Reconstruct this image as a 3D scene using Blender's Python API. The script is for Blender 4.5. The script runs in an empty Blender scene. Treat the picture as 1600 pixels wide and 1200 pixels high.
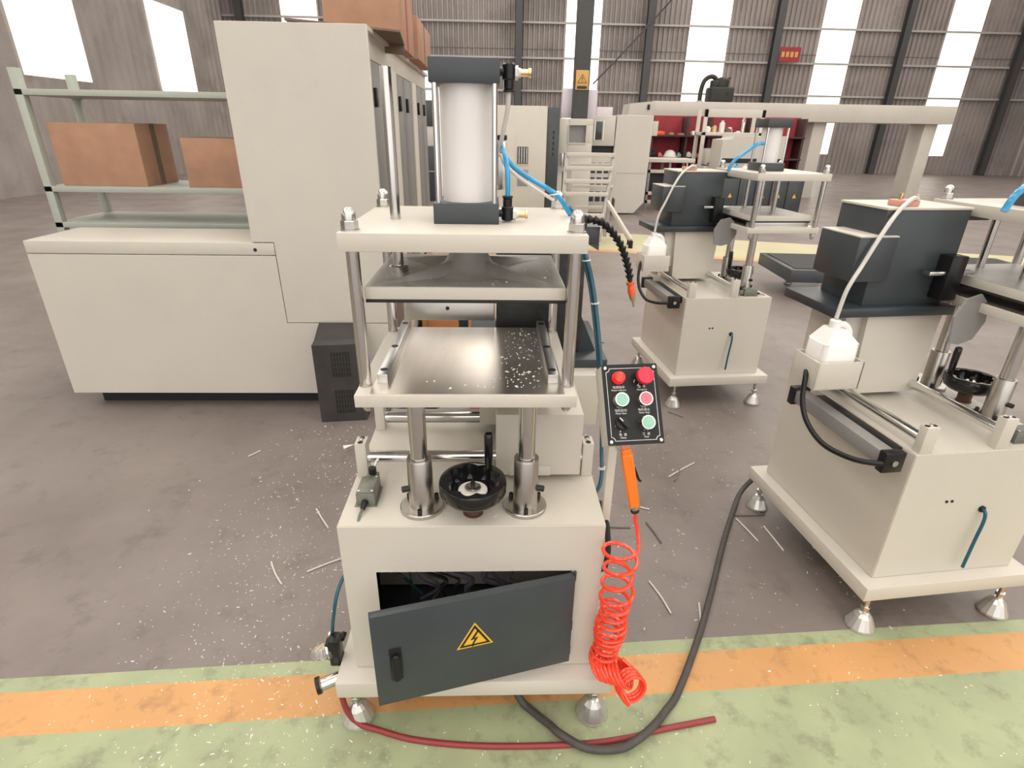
import bpy, bmesh, math, random
from mathutils import Vector, Matrix

S = bpy.context.scene
COL = S.collection
random.seed(7)

# ------------------------------------------------------------------ camera
cam_d = bpy.data.cameras.new('camera')
cam_d.sensor_fit = 'HORIZONTAL'
cam_d.sensor_width = 36.0
cam_d.lens = 872.4 / 1600 * 36.0
cam_d.clip_start = 0.05
cam_d.clip_end = 200
cam = bpy.data.objects.new('camera', cam_d)
COL.objects.link(cam)
_r = Vector((0.99946452, -0.02892986, 0.01528876))
_u = Vector((-0.00191618, 0.41469257, 0.90995956))
_f = Vector((0.03266514, 0.90950158, -0.41441508))
_m = Matrix((_r, _u, -_f)).transposed().to_4x4()
_m.translation = Vector((0.0646, -1.2212, 1.6))
cam.matrix_world = _m
S.camera = cam

# ------------------------------------------------------------------ world, exposure
W = bpy.data.worlds.new('overcast_sky')
S.world = W
W.use_nodes = True
W.node_tree.nodes['Background'].inputs[0].default_value = (1.0, 0.97, 0.93, 1)
W.node_tree.nodes['Background'].inputs[1].default_value = 1.9
S.view_settings.view_transform = 'Standard'
S.view_settings.look = 'None'
S.view_settings.gamma = 1.0
S.view_settings.use_curve_mapping = False
S.view_settings.exposure = -0.10
SKYLIGHT = 4.2          # radiance of the translucent roof sheets
WINDOW = 1.5            # radiance of the translucent wall sheets

# ------------------------------------------------------------------ materials
MATS = {}


def mat(name, col, rough=0.5, metal=0.0, vary=0.0, scale=8.0, bump=0.0, bscale=60.0, emit=0.0, coat=0.0,
        trans=0.0, dark=None, dscale=3.0, damt=0.0, stretch=None, alpha=1.0, spec=0.5, aniso=0.0):
    m = bpy.data.materials.new(name)
    m.use_nodes = True
    nt = m.node_tree
    b = nt.nodes['Principled BSDF']
    b.inputs['Base Color'].default_value = (*col, 1)
    b.inputs['Roughness'].default_value = rough
    b.inputs['Metallic'].default_value = metal
    b.inputs['Coat Weight'].default_value = coat
    b.inputs['Transmission Weight'].default_value = trans
    b.inputs['Specular IOR Level'].default_value = spec
    b.inputs['Anisotropic'].default_value = aniso
    if emit:
        b.inputs['Emission Color'].default_value = (*col, 1)
        b.inputs['Emission Strength'].default_value = emit
    tc = None
    if vary or bump or damt:
        tc = nt.nodes.new('ShaderNodeTexCoord')
        mp = nt.nodes.new('ShaderNodeMapping')
        nt.links.new(tc.outputs['Object'], mp.inputs[0])
        if stretch:
            mp.inputs['Scale'].default_value = stretch
    last = None
    if vary:
        n = nt.nodes.new('ShaderNodeTexNoise')
        n.inputs['Scale'].default_value = scale
        n.inputs['Detail'].default_value = 5
        nt.links.new(mp.outputs[0], n.inputs['Vector'])
        cr = nt.nodes.new('ShaderNodeValToRGB')
        cr.color_ramp.elements[0].position = 0.3
        cr.color_ramp.elements[1].position = 0.7
        cr.color_ramp.elements[0].color = (*[c * (1 - vary) for c in col], 1)
        cr.color_ramp.elements[1].color = (*[min(1, c * (1 + vary)) for c in col], 1)
        nt.links.new(n.outputs['Fac'], cr.inputs[0])
        last = cr.outputs[0]
        mr = nt.nodes.new('ShaderNodeMapRange')
        mr.inputs[3].default_value = max(0.02, rough * (1 - vary * 0.8))
        mr.inputs[4].default_value = min(1, rough * (1 + vary * 0.8))
        nt.links.new(n.outputs['Fac'], mr.inputs[0])
        nt.links.new(mr.outputs[0], b.inputs['Roughness'])
    if damt:
        n2 = nt.nodes.new('ShaderNodeTexNoise')
        n2.inputs['Scale'].default_value = dscale
        n2.inputs['Detail'].default_value = 8
        n2.inputs['Roughness'].default_value = 0.65
        nt.links.new(mp.outputs[0], n2.inputs['Vector'])
        c2 = nt.nodes.new('ShaderNodeValToRGB')
        c2.color_ramp.elements[0].position = 0.52
        c2.color_ramp.elements[1].position = 0.72
        c2.color_ramp.elements[0].color = (0, 0, 0, 1)
        c2.color_ramp.elements[1].color = (damt, damt, damt, 1)
        nt.links.new(n2.outputs['Fac'], c2.inputs[0])
        mx = nt.nodes.new('ShaderNodeMix')
        mx.data_type = 'RGBA'
        nt.links.new(c2.outputs[0], mx.inputs[0])
        if last:
            nt.links.new(last, mx.inputs[6])
        else:
            mx.inputs[6].default_value = (*col, 1)
        mx.inputs[7].default_value = (*(dark or (0.05, 0.045, 0.04)), 1)
        last = mx.outputs[2]
    if last:
        nt.links.new(last, b.inputs['Base Color'])
    if bump:
        n3 = nt.nodes.new('ShaderNodeTexNoise')
        n3.inputs['Scale'].default_value = bscale
        n3.inputs['Detail'].default_value = 4
        nt.links.new(mp.outputs[0], n3.inputs['Vector'])
        bp = nt.nodes.new('ShaderNodeBump')
        bp.inputs['Strength'].default_value = bump
        bp.inputs['Distance'].default_value = 0.002
        nt.links.new(n3.outputs['Fac'], bp.inputs['Height'])
        nt.links.new(bp.outputs[0], b.inputs['Normal'])
    MATS[name] = m
    return m


PAINT = mat('beige_paint', (0.60, 0.562, 0.495), 0.38, vary=0.03, scale=3, bump=0.06, bscale=220)
PAINT2 = mat('beige_sheet_metal', (0.57, 0.535, 0.48), 0.42, vary=0.03, scale=2, damt=0.10, dscale=5,
             dark=(0.36, 0.33, 0.30))
SLATE = mat('slate_paint', (0.044, 0.053, 0.059), 0.36, vary=0.10, scale=6, bump=0.05, bscale=260)
SLATE2 = mat('dark_slate_paint_and_shade', (0.033, 0.042, 0.048), 0.35, vary=0.1, scale=6)  # slate paint on parts; painted-in shade on the cabinet's inner faces
ALU = mat('anodised_barrel', (0.72, 0.69, 0.685), 0.42, metal=0.0, vary=0.02, scale=2, stretch=(1, 1, .05))
CHROME = mat('chrome', (0.72, 0.71, 0.69), 0.15, metal=1.0)
ZINC = mat('zinc_plate', (0.62, 0.61, 0.585), 0.24, metal=1.0, vary=0.08, scale=40)
FOOTM = mat('nickel_foot', (0.60, 0.59, 0.565), 0.24, metal=0.65)
STEELROD = mat('ground_steel_rod', (0.60, 0.585, 0.57), 0.20, metal=1.0, vary=0.05, scale=4, stretch=(1, 1, .1))
STEEL = mat('milled_steel', (0.84, 0.78, 0.70), 0.35, metal=1.0, vary=0.10, scale=9, stretch=(1, .12, 1),
            damt=0.25, dscale=7, dark=(0.42, 0.38, 0.33))
STEELB = mat('bright_steel_bar', (0.58, 0.575, 0.57), 0.36, metal=1.0, vary=0.08, scale=6, stretch=(.15, 1, 1))
SLEEVE = mat('turned_steel', (0.50, 0.475, 0.44), 0.30, metal=1.0, vary=0.15, scale=14, stretch=(1, 1, .3))
DUSTY = mat('dusty_steel', (0.40, 0.39, 0.375), 0.34, metal=0.25, vary=0.18, scale=9, damt=0.45, dscale=10,
            dark=(0.20, 0.19, 0.18))
BLACK = mat('black_plastic', (0.010, 0.010, 0.011), 0.30, spec=0.35)
GLOSSBLACK = mat('gloss_black_bakelite', (0.009, 0.009, 0.010), 0.12)
HEADBLACK = mat('dusty_black_paint', (0.018, 0.018, 0.018), 0.5, damt=0.35, dscale=14, dark=(0.10, 0.095, 0.09))
PLATEM = mat('black_face_plate', (0.010, 0.010, 0.011), 0.42, spec=0.3)
RUBBER = mat('black_rubber', (0.016, 0.015, 0.014), 0.7, bump=0.4, bscale=80)
OXIDE = mat('black_oxide_screw', (0.035, 0.032, 0.030), 0.45, metal=0.6)
CABLE = mat('grey_black_cable', (0.060, 0.055, 0.050), 0.55, vary=0.2, scale=30)
BLUE = mat('blue_air_tube', (0.012, 0.29, 0.58), 0.22, coat=0.5)
TEAL = mat('deep_blue_air_tube', (0.006, 0.085, 0.14), 0.22, coat=0.4)
CLEAR = mat('milky_tube', (0.62, 0.60, 0.56), 0.25, coat=0.4)
ORANGE = mat('orange_plastic', (0.92, 0.20, 0.015), 0.38)
COIL = mat('orange_red_hose', (0.90, 0.055, 0.018), 0.22, coat=0.5)
NOZZLE = mat('orange_nozzle', (0.90, 0.12, 0.03), 0.4)
REDHOSE = mat('dark_red_hose', (0.26, 0.03, 0.035), 0.4)
BRASS = mat('brass', (0.72, 0.52, 0.30), 0.28, metal=1.0, vary=0.1, scale=30)
WHITE = mat('white_plastic', (0.80, 0.78, 0.75), 0.4)
BOTTLE = mat('milky_bottle', (0.86, 0.84, 0.82), 0.35)
PRINT = mat('white_print', (0.78, 0.78, 0.76), 0.5)
YELLOW = mat('warning_yellow', (0.80, 0.47, 0.035), 0.45)
SIGNY = mat('faded_sign_yellow', (0.60, 0.33, 0.10), 0.5)
BLKPRINT = mat('black_print', (0.018, 0.016, 0.016), 0.5)
REDLAMP = mat('red_indicator', (0.85, 0.03, 0.015), 0.2, emit=0.35)
REDMUSH = mat('red_mushroom', (0.72, 0.02, 0.055), 0.4)
GREENB = mat('pale_green_cap', (0.27, 0.52, 0.40), 0.35)
PINKB = mat('pale_red_cap', (0.80, 0.16, 0.20), 0.35)
SWITCH = mat('grey_die_cast', (0.20, 0.21, 0.18), 0.42, metal=0.5, vary=0.12, scale=30)
RUSTY = mat('rusty_collar', (0.085, 0.040, 0.028), 0.5, vary=0.3, scale=30)
GREYD = mat('grey_door_paint', (0.155, 0.152, 0.150), 0.35, vary=0.08, scale=5)
GREYM = mat('mid_grey_paint', (0.26, 0.255, 0.25), 0.4, vary=0.06, scale=5)
CARD = mat('cardboard', (0.40, 0.225, 0.145), 0.8, vary=0.12, scale=7)
CARDD = mat('dark_cardboard', (0.17, 0.115, 0.085), 0.85, vary=0.2, scale=9)
REDTAPE = mat('red_print', (0.30, 0.03, 0.03), 0.6)
OLDBOX = mat('grimy_charcoal_case', (0.040, 0.037, 0.034), 0.45, vary=0.25, scale=9)
REDCLOTH = mat('red_backdrop', (0.33, 0.035, 0.05), 0.75, vary=0.2, scale=2)
LILAC = mat('pale_lilac_panel', (0.66, 0.60, 0.66), 0.4)
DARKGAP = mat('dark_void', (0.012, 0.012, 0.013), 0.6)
GLASSD = mat('dark_window', (0.05, 0.05, 0.055), 0.12)
SCREEN = mat('grey_screen', (0.23, 0.22, 0.23), 0.25)
PUMP = mat('black_green_casting', (0.018, 0.020, 0.014), 0.55, vary=0.3, scale=5)
WOOD = mat('orange_plywood', (0.55, 0.22, 0.07), 0.6, vary=0.15, scale=3, stretch=(.2, 3, 3))
WIRE = mat('dark_wiring', (0.055, 0.045, 0.07), 0.5)
CLEARB = mat('clear_bowl', (0.85, 0.85, 0.83), 0.08, trans=0.85)
WALLM = mat('corrugated_sheet', (0.30, 0.265, 0.25), 0.6, vary=0.2, scale=0.55, damt=0.45, dscale=0.9,
            dark=(0.13, 0.10, 0.085))
PURLIN = mat('pale_purlin', (0.40, 0.38, 0.36), 0.5)
COLUMN = mat('dark_column', (0.058, 0.060, 0.062), 0.5)
WINM = mat('translucent_wall_sheet', (1.0, 0.96, 0.86), 0.6, emit=WINDOW)
SKYM = mat('translucent_roof_sheet', (1.0, 0.955, 0.88), 0.6, emit=SKYLIGHT)
WINB = mat('pale_blue_wall_sheet', (0.72, 0.84, 0.95), 0.6, emit=0.8)
CHIP = mat('white_chips', (0.80, 0.77, 0.72), 0.55)
OFFCUT = mat('white_profile_offcut', (0.66, 0.62, 0.57), 0.45)
OFFCUTG = mat('grey_profile_offcut', (0.17, 0.145, 0.13), 0.5)


def floor_material():
    m = bpy.data.materials.new('worn_concrete')
    m.use_nodes = True
    nt = m.node_tree
    b = nt.nodes['Principled BSDF']
    tc = nt.nodes.new('ShaderNodeTexCoord')
    def noise(sc, det=6, ro=0.6):
        n = nt.nodes.new('ShaderNodeTexNoise')
        n.inputs['Scale'].default_value = sc
        n.inputs['Detail'].default_value = det
        n.inputs['Roughness'].default_value = ro
        nt.links.new(tc.outputs['Object'], n.inputs['Vector'])
        return n
    def ramp(src, p0, c0, p1, c1):
        c = nt.nodes.new('ShaderNodeValToRGB')
        c.color_ramp.elements[0].position = p0
        c.color_ramp.elements[0].color = (*c0, 1)
        c.color_ramp.elements[1].position = p1
        c.color_ramp.elements[1].color = (*c1, 1)
        nt.links.new(src, c.inputs[0])
        return c
    a = ramp(noise(1.3).outputs['Fac'], 0.3, (0.165, 0.135, 0.123), 0.7, (0.240, 0.204, 0.190))
    d = ramp(noise(6.0, 8, 0.7).outputs['Fac'], 0.54, (0, 0, 0), 0.72, (0.6, 0.6, 0.6))
    mx = nt.nodes.new('ShaderNodeMix')
    mx.data_type = 'RGBA'
    nt.links.new(d.outputs[0], mx.inputs[0])
    nt.links.new(a.outputs[0], mx.inputs[6])
    mx.inputs[7].default_value = (0.095, 0.080, 0.074, 1)
    nt.links.new(mx.outputs[2], b.inputs['Base Color'])
    r = nt.nodes.new('ShaderNodeMapRange')
    r.inputs[3].default_value = 0.30
    r.inputs[4].default_value = 0.55
    nt.links.new(noise(2.5).outputs['Fac'], r.inputs[0])
    nt.links.new(r.outputs[0], b.inputs['Roughness'])
    bp = nt.nodes.new('ShaderNodeBump')
    bp.inputs['Strength'].default_value = 0.12
    bp.inputs['Distance'].default_value = 0.003
    nt.links.new(noise(35).outputs['Fac'], bp.inputs['Height'])
    nt.links.new(bp.outputs[0], b.inputs['Normal'])
    return m


FLOORM = floor_material()
GREENF = mat('worn_green_floor_paint', (0.345, 0.39, 0.232), 0.5, vary=0.14, scale=4, damt=0.7, dscale=11,
             dark=(0.16, 0.165, 0.11))
ORANGEF = mat('worn_orange_floor_paint', (0.60, 0.32, 0.125), 0.5, vary=0.10, scale=3, damt=0.55, dscale=12,
              dark=(0.22, 0.12, 0.06))
YGREENF = mat('pale_green_floor_paint', (0.50, 0.46, 0.29), 0.5, vary=0.06, scale=2)


# ------------------------------------------------------------------ mesh helpers
class MB:
    def __init__(self):
        self.bm = bmesh.new()

    def merge(self, tb, mi=0, M=None):
        if M is not None:
            bmesh.ops.transform(tb, matrix=M, verts=tb.verts)
        for f in tb.faces:
            f.material_index = mi
        me = bpy.data.meshes.new('t')
        tb.to_mesh(me)
        tb.free()
        self.bm.from_mesh(me)
        bpy.data.meshes.remove(me)
        return self

    def box(self, x0, x1, y0, y1, z0, z1, bev=0.0, mi=0, M=None, seg=2):
        tb = bmesh.new()
        bmesh.ops.create_cube(tb, size=1)
        for v in tb.verts:
            v.co = Vector(((x0 + x1) / 2 + v.co.x * (x1 - x0), (y0 + y1) / 2 + v.co.y * (y1 - y0),
                           (z0 + z1) / 2 + v.co.z * (z1 - z0)))
        if bev:
            bmesh.ops.bevel(tb, geom=tb.edges[:], offset=bev, segments=seg, affect='EDGES', profile=0.5)
        return self.merge(tb, mi, M)

    def lathe(self, prof, p0=(0, 0, 0), axis=(0, 0, 1), n=24, mi=0):
        """prof: list of (radius, distance along axis)."""
        tb = bmesh.new()
        q = Vector((0, 0, 1)).rotation_difference(Vector(axis).normalized())
        rings = []
        for (r, h) in prof:
            if r < 1e-6:
                rings.append([tb.verts.new(Vector(p0) + q @ Vector((0, 0, h)))])
            else:
                rings.append([tb.verts.new(Vector(p0) + q @ Vector((r * math.cos(2 * math.pi * k / n),
                                                                   r * math.sin(2 * math.pi * k / n), h)))
                              for k in range(n)])
        for a, b in zip(rings, rings[1:]):
            for k in range(n):
                va = a[k % len(a)], a[(k + 1) % len(a)]
                vb = b[k % len(b)], b[(k + 1) % len(b)]
                vs = []
                for v in (va[0], va[1], vb[1], vb[0]):
                    if v not in vs:
                        vs.append(v)
                if len(vs) > 2:
                    try:
                        tb.faces.new(vs)
                    except ValueError:
                        pass
        for e in (rings[0], rings[-1]):
            if len(e) > 2:
                tb.faces.new(e)
        bmesh.ops.recalc_face_normals(tb, faces=tb.faces)
        return self.merge(tb, mi)

    def cyl(self, p0, p1, r, n=20, mi=0, bev=0.0, r1=None):
        a, b = Vector(p0), Vector(p1)
        L = (b - a).length
        r1 = r if r1 is None else r1
        if bev:
            prof = [(r - bev, 0), (r, bev), (r1, L - bev), (r1 - bev, L)]
        else:
            prof = [(r, 0), (r1, L)]
        return self.lathe(prof, a, b - a, n, mi)

    def hexa(self, p0, p1, r, mi=0, bev=0.0):
        return self.cyl(p0, p1, r, 6, mi, bev)

    def tube(self, pts, r, n=8, mi=0, sub=6, smooth=True, taper=None):
        P = [Vector(p) for p in pts]
        if smooth and len(P) > 2:
            Q = []
            ext = [P[0] * 2 - P[1]] + P + [P[-1] * 2 - P[-2]]
            for i in range(1, len(ext) - 2):
                for s in range(sub):
                    t = s / sub
                    a, b, c, d = ext[i - 1:i + 3]
                    Q.append(0.5 * ((2 * b) + (c - a) * t + (2 * a - 5 * b + 4 * c - d) * t * t
                                    + (3 * b - a - 3 * c + d) * t ** 3))
            Q.append(P[-1])
            P = Q
        tb = bmesh.new()
        t = (P[1] - P[0]).normalized()
        nrm = t.orthogonal().normalized()
        rings = []
        for i, p in enumerate(P):
            if i == 0:
                tn = (P[1] - P[0]).normalized()
            elif i == len(P) - 1:
                tn = (P[-1] - P[-2]).normalized()
            else:
                tn = (P[i + 1] - P[i - 1]).normalized()
            q = t.rotation_difference(tn)
            nrm = (q @ nrm)
            nrm = (nrm - tn * nrm.dot(tn)).normalized()
            t = tn
            bn = t.cross(nrm)
            rings.append([tb.verts.new(p + (nrm * math.cos(2 * math.pi * k / n) + bn * math.sin(2 * math.pi * k / n)) * r)
                          for k in range(n)])
        for a, b in zip(rings, rings[1:]):
            for k in range(n):
                tb.faces.new((a[k], a[(k + 1) % n], b[(k + 1) % n], b[k]))
        tb.faces.new(rings[0][::-1])
        tb.faces.new(rings[-1])
        bmesh.ops.recalc_face_normals(tb, faces=tb.faces)
        return self.merge(tb, mi)

    def prism(self, poly, h0, h1, M=None, mi=0, bev=0.0):
        """poly in local XY, extruded along local Z from h0 to h1, then transformed by M."""
        tb = bmesh.new()
        a = [tb.verts.new((x, y, h0)) for x, y in poly]
        b = [tb.verts.new((x, y, h1)) for x, y in poly]
        n = len(poly)
        tb.faces.new(a[::-1])
        tb.faces.new(b)
        for k in range(n):
            tb.faces.new((a[k], a[(k + 1) % n], b[(k + 1) % n], b[k]))
        bmesh.ops.recalc_face_normals(tb, faces=tb.faces)
        if bev:
            bmesh.ops.bevel(tb, geom=tb.edges[:], offset=bev, segments=1, affect='EDGES')
        return self.merge(tb, mi, M)

    def ring(self, outer, inner, h0, h1, M=None, mi=0):
        """flat frame between two polygons with the same number of points."""
        tb = bmesh.new()
        n = len(outer)
        L = [[tb.verts.new((x, y, h)) for x, y in poly] for poly in (outer, inner) for h in (h0, h1)]
        o0, o1, i0, i1 = L
        for k in range(n):
            j = (k + 1) % n
            tb.faces.new((o1[k], o1[j], i1[j], i1[k]))
            tb.faces.new((o0[k], o0[j], i0[j], i0[k]))
            tb.faces.new((o0[k], o0[j], o1[j], o1[k]))
            tb.faces.new((i0[k], i0[j], i1[j], i1[k]))
        bmesh.ops.recalc_face_normals(tb, faces=tb.faces)
        return self.merge(tb, mi, M)

    def raw(self, verts, faces, mi=0, M=None):
        tb = bmesh.new()
        v = [tb.verts.new(c) for c in verts]
        for f in faces:
            tb.faces.new([v[i] for i in f])
        bmesh.ops.recalc_face_normals(tb, faces=tb.faces)
        return self.merge(tb, mi, M)

    def mesh(self, name, mats, angle=38):
        me = bpy.data.meshes.new(name)
        self.bm.to_mesh(me)
        self.bm.free()
        for m in (mats if isinstance(mats, (list, tuple)) else [mats]):
            me.materials.append(m)
        for p in me.polygons:
            p.use_smooth = True
        me.set_sharp_from_angle(angle=math.radians(angle))
        return me

    def build(self, name, mats, parent=None, angle=38, loc=None, rot=None):
        return link(name, self.mesh(name, mats, angle), parent, loc, rot)


def link(name, me, parent=None, loc=None, rot=None):
    o = bpy.data.objects.new(name, me)
    COL.objects.link(o)
    if parent is not None:
        o.parent = parent
    if loc is not None:
        o.location = loc
    if rot is not None:
        o.rotation_euler = rot
    return o


def tag(o, label, cat, group=None, kind=None):
    o['label'] = label
    o['category'] = cat
    if group:
        o['group'] = group
    if kind:
        o['kind'] = kind
    return o


def struct(o, label=None):
    o['kind'] = 'structure'
    if label:
        o['label'] = label
    return o


def empty(name, loc=(0, 0, 0), rz=0.0, parent=None):
    o = bpy.data.objects.new(name, None)
    o.empty_display_size = 0.1
    COL.objects.link(o)
    o.location = loc
    o.rotation_euler = (0, 0, rz)
    if parent:
        o.parent = parent
    return o


def copy_tree(o, parent=None):
    c = o.copy()
    COL.objects.link(c)
    c.parent = parent
    for ch in list(o.children):
        copy_tree(ch, c)
    return c


def frame(o, a, b, c):
    """matrix with local x,y,z axes a,b,c and origin o."""
    M = Matrix((a, b, c)).transposed().to_4x4()
    M.translation = Vector(o)
    return M


# ------------------------------------------------------------------ hall
HX0, HX1, HY0, HY1, HZ = -11.0, 24.0, -14.0, 26.0, 8.4
fl = MB().box(HX0, HX1, HY0, HY1 + .2, -0.2, 0.0).build('floor', FLOORM)
struct(fl, 'grey brown worn concrete workshop floor')


def stripe(mat_, pts, z, label):
    o = MB().prism(pts, 0.0, z).build('painted_stripe', mat_, fl)
    o['label'] = label
    return o


# near stripes run along x with a small skew: y = y0 + 0.0526 * x
def sk(y0, y1):
    f = lambda x, y: (x, y + 0.0526 * x)
    return [f(-9, y0), f(20, y0), f(20, y1), f(-9, y1)]


stripe(GREENF, sk(0.066, 0.118), 0.0012, 'thin pale green floor line behind the orange band')
stripe(ORANGEF, sk(-0.078, 0.066), 0.0012, 'orange floor band under the front machine')
stripe(GREENF, sk(-0.62, -0.078), 0.0012, 'wide pale green floor band nearest the camera')


def sk2(y0, y1):
    f = lambda x, y: (x, y - 0.30 * (x - 1.8))
    return [f(-2.5, y0), f(12, y0), f(12, y1), f(-2.5, y1)]


stripe(YGREENF, sk2(7.1, 8.7), 0.0012, 'wide pale green aisle stripe across the floor behind')
stripe(ORANGEF, sk2(6.93, 7.1), 0.0012, 'narrow orange line along the pale green aisle stripe')


def corrugated(n_axis, a0, a1, z0, z1, pitch, depth, pos, face):
    """trapezoid sheet: runs along x (n_axis 'x') or y; face = +-1 side the ribs stand out."""
    mb = MB()
    vs, fs = [], []
    k = 0
    a = a0
    prof = [(0, 0), (0.28, 0), (0.42, 1), (0.72, 1), (0.86, 0)]
    pts = []
    while a < a1:
        for t, d in prof:
            pts.append((a + t * pitch, d * depth))
        a += pitch
    pts.append((a, 0))
    for (t, d) in pts:
        for z in (z0, z1):
            vs.append((t, pos + face * d, z) if n_axis == 'x' else (pos + face * d, t, z))
    for i in range(len(pts) - 1):
        fs.append((2 * i, 2 * i + 2, 2 * i + 3, 2 * i + 1))
    return mb.raw(vs, fs)


wb = corrugated('x', HX0, HX1, 0, HZ, 0.21, 0.085, HY1, -1).build('wall_back', WALLM, angle=20)
struct(wb, 'brown grey corrugated metal wall at the far end')
wl = corrugated('y', HY0, HY1, 0, HZ, 0.42, 0.06, HX0, 1).build('wall_left', WALLM, angle=20)
struct(wl, 'corrugated metal side wall on the left')
wr = corrugated('y', HY0, HY1, 0, HZ, 0.42, 0.06, HX1, -1).build('wall_right', WALLM, angle=20)
struct(wr, 'corrugated metal side wall on the right')
for z, h in ((3.10, .075), (4.33, .075), (5.6, .075)):
    MB().box(HX0, HX1, HY1 - 0.18, HY1 - 0.087, z, z + h).build('purlin', PURLIN, wb)
MB().box(HX0, HX1, HY1 - 0.10, HY1 - 0.087, 4.68, 4.70).build('thin_rail', COLUMN, wb)
for x in (-10.2, -4.2, 1.07, 6.48, 11.86, 17.3, 22.5):
    c = MB()
    c.box(x - .14, x + .14, HY1 - .46, HY1 - .44, 0, HZ)
    c.box(x - .14, x + .14, HY1 - .19, HY1 - .17, 0, HZ)
    c.box(x - .012, x + .012, HY1 - .44, HY1 - .19, 0, HZ)
    c.build('steel_column', COLUMN, wb)
for i, (x0, x1, m, z0, z1) in enumerate(((3.03, 4.51, WINM, 0.8, 6.9), (8.2, 9.78, WINM, 0.8, 6.9), (-3.1, -1.9, WINB, 0.8, 4.3),
                                (-8.6, -7.2, WINM, .8, 6.9), (13.8, 15.3, WINM, .8, 6.9), (19.2, 20.7, WINM, .8, 6.9))):
    w = MB()
    k = x0
    while k < x1 - .05:
        w.box(k, k + .20, HY1 - .115, HY1 - .09, z0, z1)
        k += .21
    o = w.build('window_%d' % (i + 1), m)
    struct(o, 'tall bright translucent wall sheet %s' % ('behind the machines' if i != 2 else 'with a pale blue tint'))
for i, y0 in enumerate((-10, -4, 2, 8, 14, 20)):
    o = MB().box(HX0 + .07, HX0 + .1, y0, y0 + 2.4, 2.6, 5.2).build('window_%d' % (i + 7), WINM)
    struct(o, 'bright side window sheet in the left wall')
# roof with translucent strips
rf = MB().box(HX0, HX1, HY0, HY1 + .2, HZ, HZ + .1).build('ceiling', WALLM)
struct(rf, 'dark sheet metal roof of the hall')
for i, x in enumerate((-8.5, -4.6, -0.7, 3.2, 7.1, 11.0, 14.9, 18.8)):
    o = MB().box(x, x + 1.7, HY0 + 1, HY1 - 1, HZ - .05, HZ - .01).build('skylight_sheet', SKYM, rf)

# ------------------------------------------------------------------ press machine
def ngon(n, r, a0=0.0):
    return [(r * math.cos(a0 + 2 * math.pi * k / n), r * math.sin(a0 + 2 * math.pi * k / n)) for k in range(n)]


_foot = MB().lathe([(0, 0), (.046, 0), (.049, .004), (.048, .012), (.030, .052), (.018, .066), (.012, .070), (0, .070)],
                   n=16).mesh('foot', FOOTM, 8)
_stem = MB().cyl((0, 0, .06), (0, 0, .155), .0085, 12).hexa((0, 0, .082), (0, 0, .095), .016, bev=.001).mesh('stem', ZINC)
_capnut = MB().hexa((0, 0, .003), (0, 0, .021), .0185, bev=.0012).lathe(
    [(.0155, .020), (.0155, .030), (.0145, .037), (.0105, .044), (.005, .0475), (0, .048)], n=20).lathe(
    [(.010, 0), (.021, 0), (.021, .003), (.010, .003)], n=24).mesh('cap_nut', ZINC)
_socket = MB().lathe([(.0058, 0), (.0058, .0125), (.0052, .0135), (.0034, .0135), (.0034, .008), (0, .008)], n=14).mesh(
    'socket_bolt', OXIDE)
_zscrew = MB().lathe([(.0052, 0), (.0052, .009), (.0045, .010), (.0028, .010), (.0028, .006), (0, .006)], n=14).mesh('set_screw', ZINC)
_cbore = MB().lathe([(.0095, 0), (.0095, .0006), (.0075, .0008), (.0075, .0003), (0, .0003)], n=18, mi=0).mesh(
    'counterbored_bolt', OXIDE)


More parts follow.
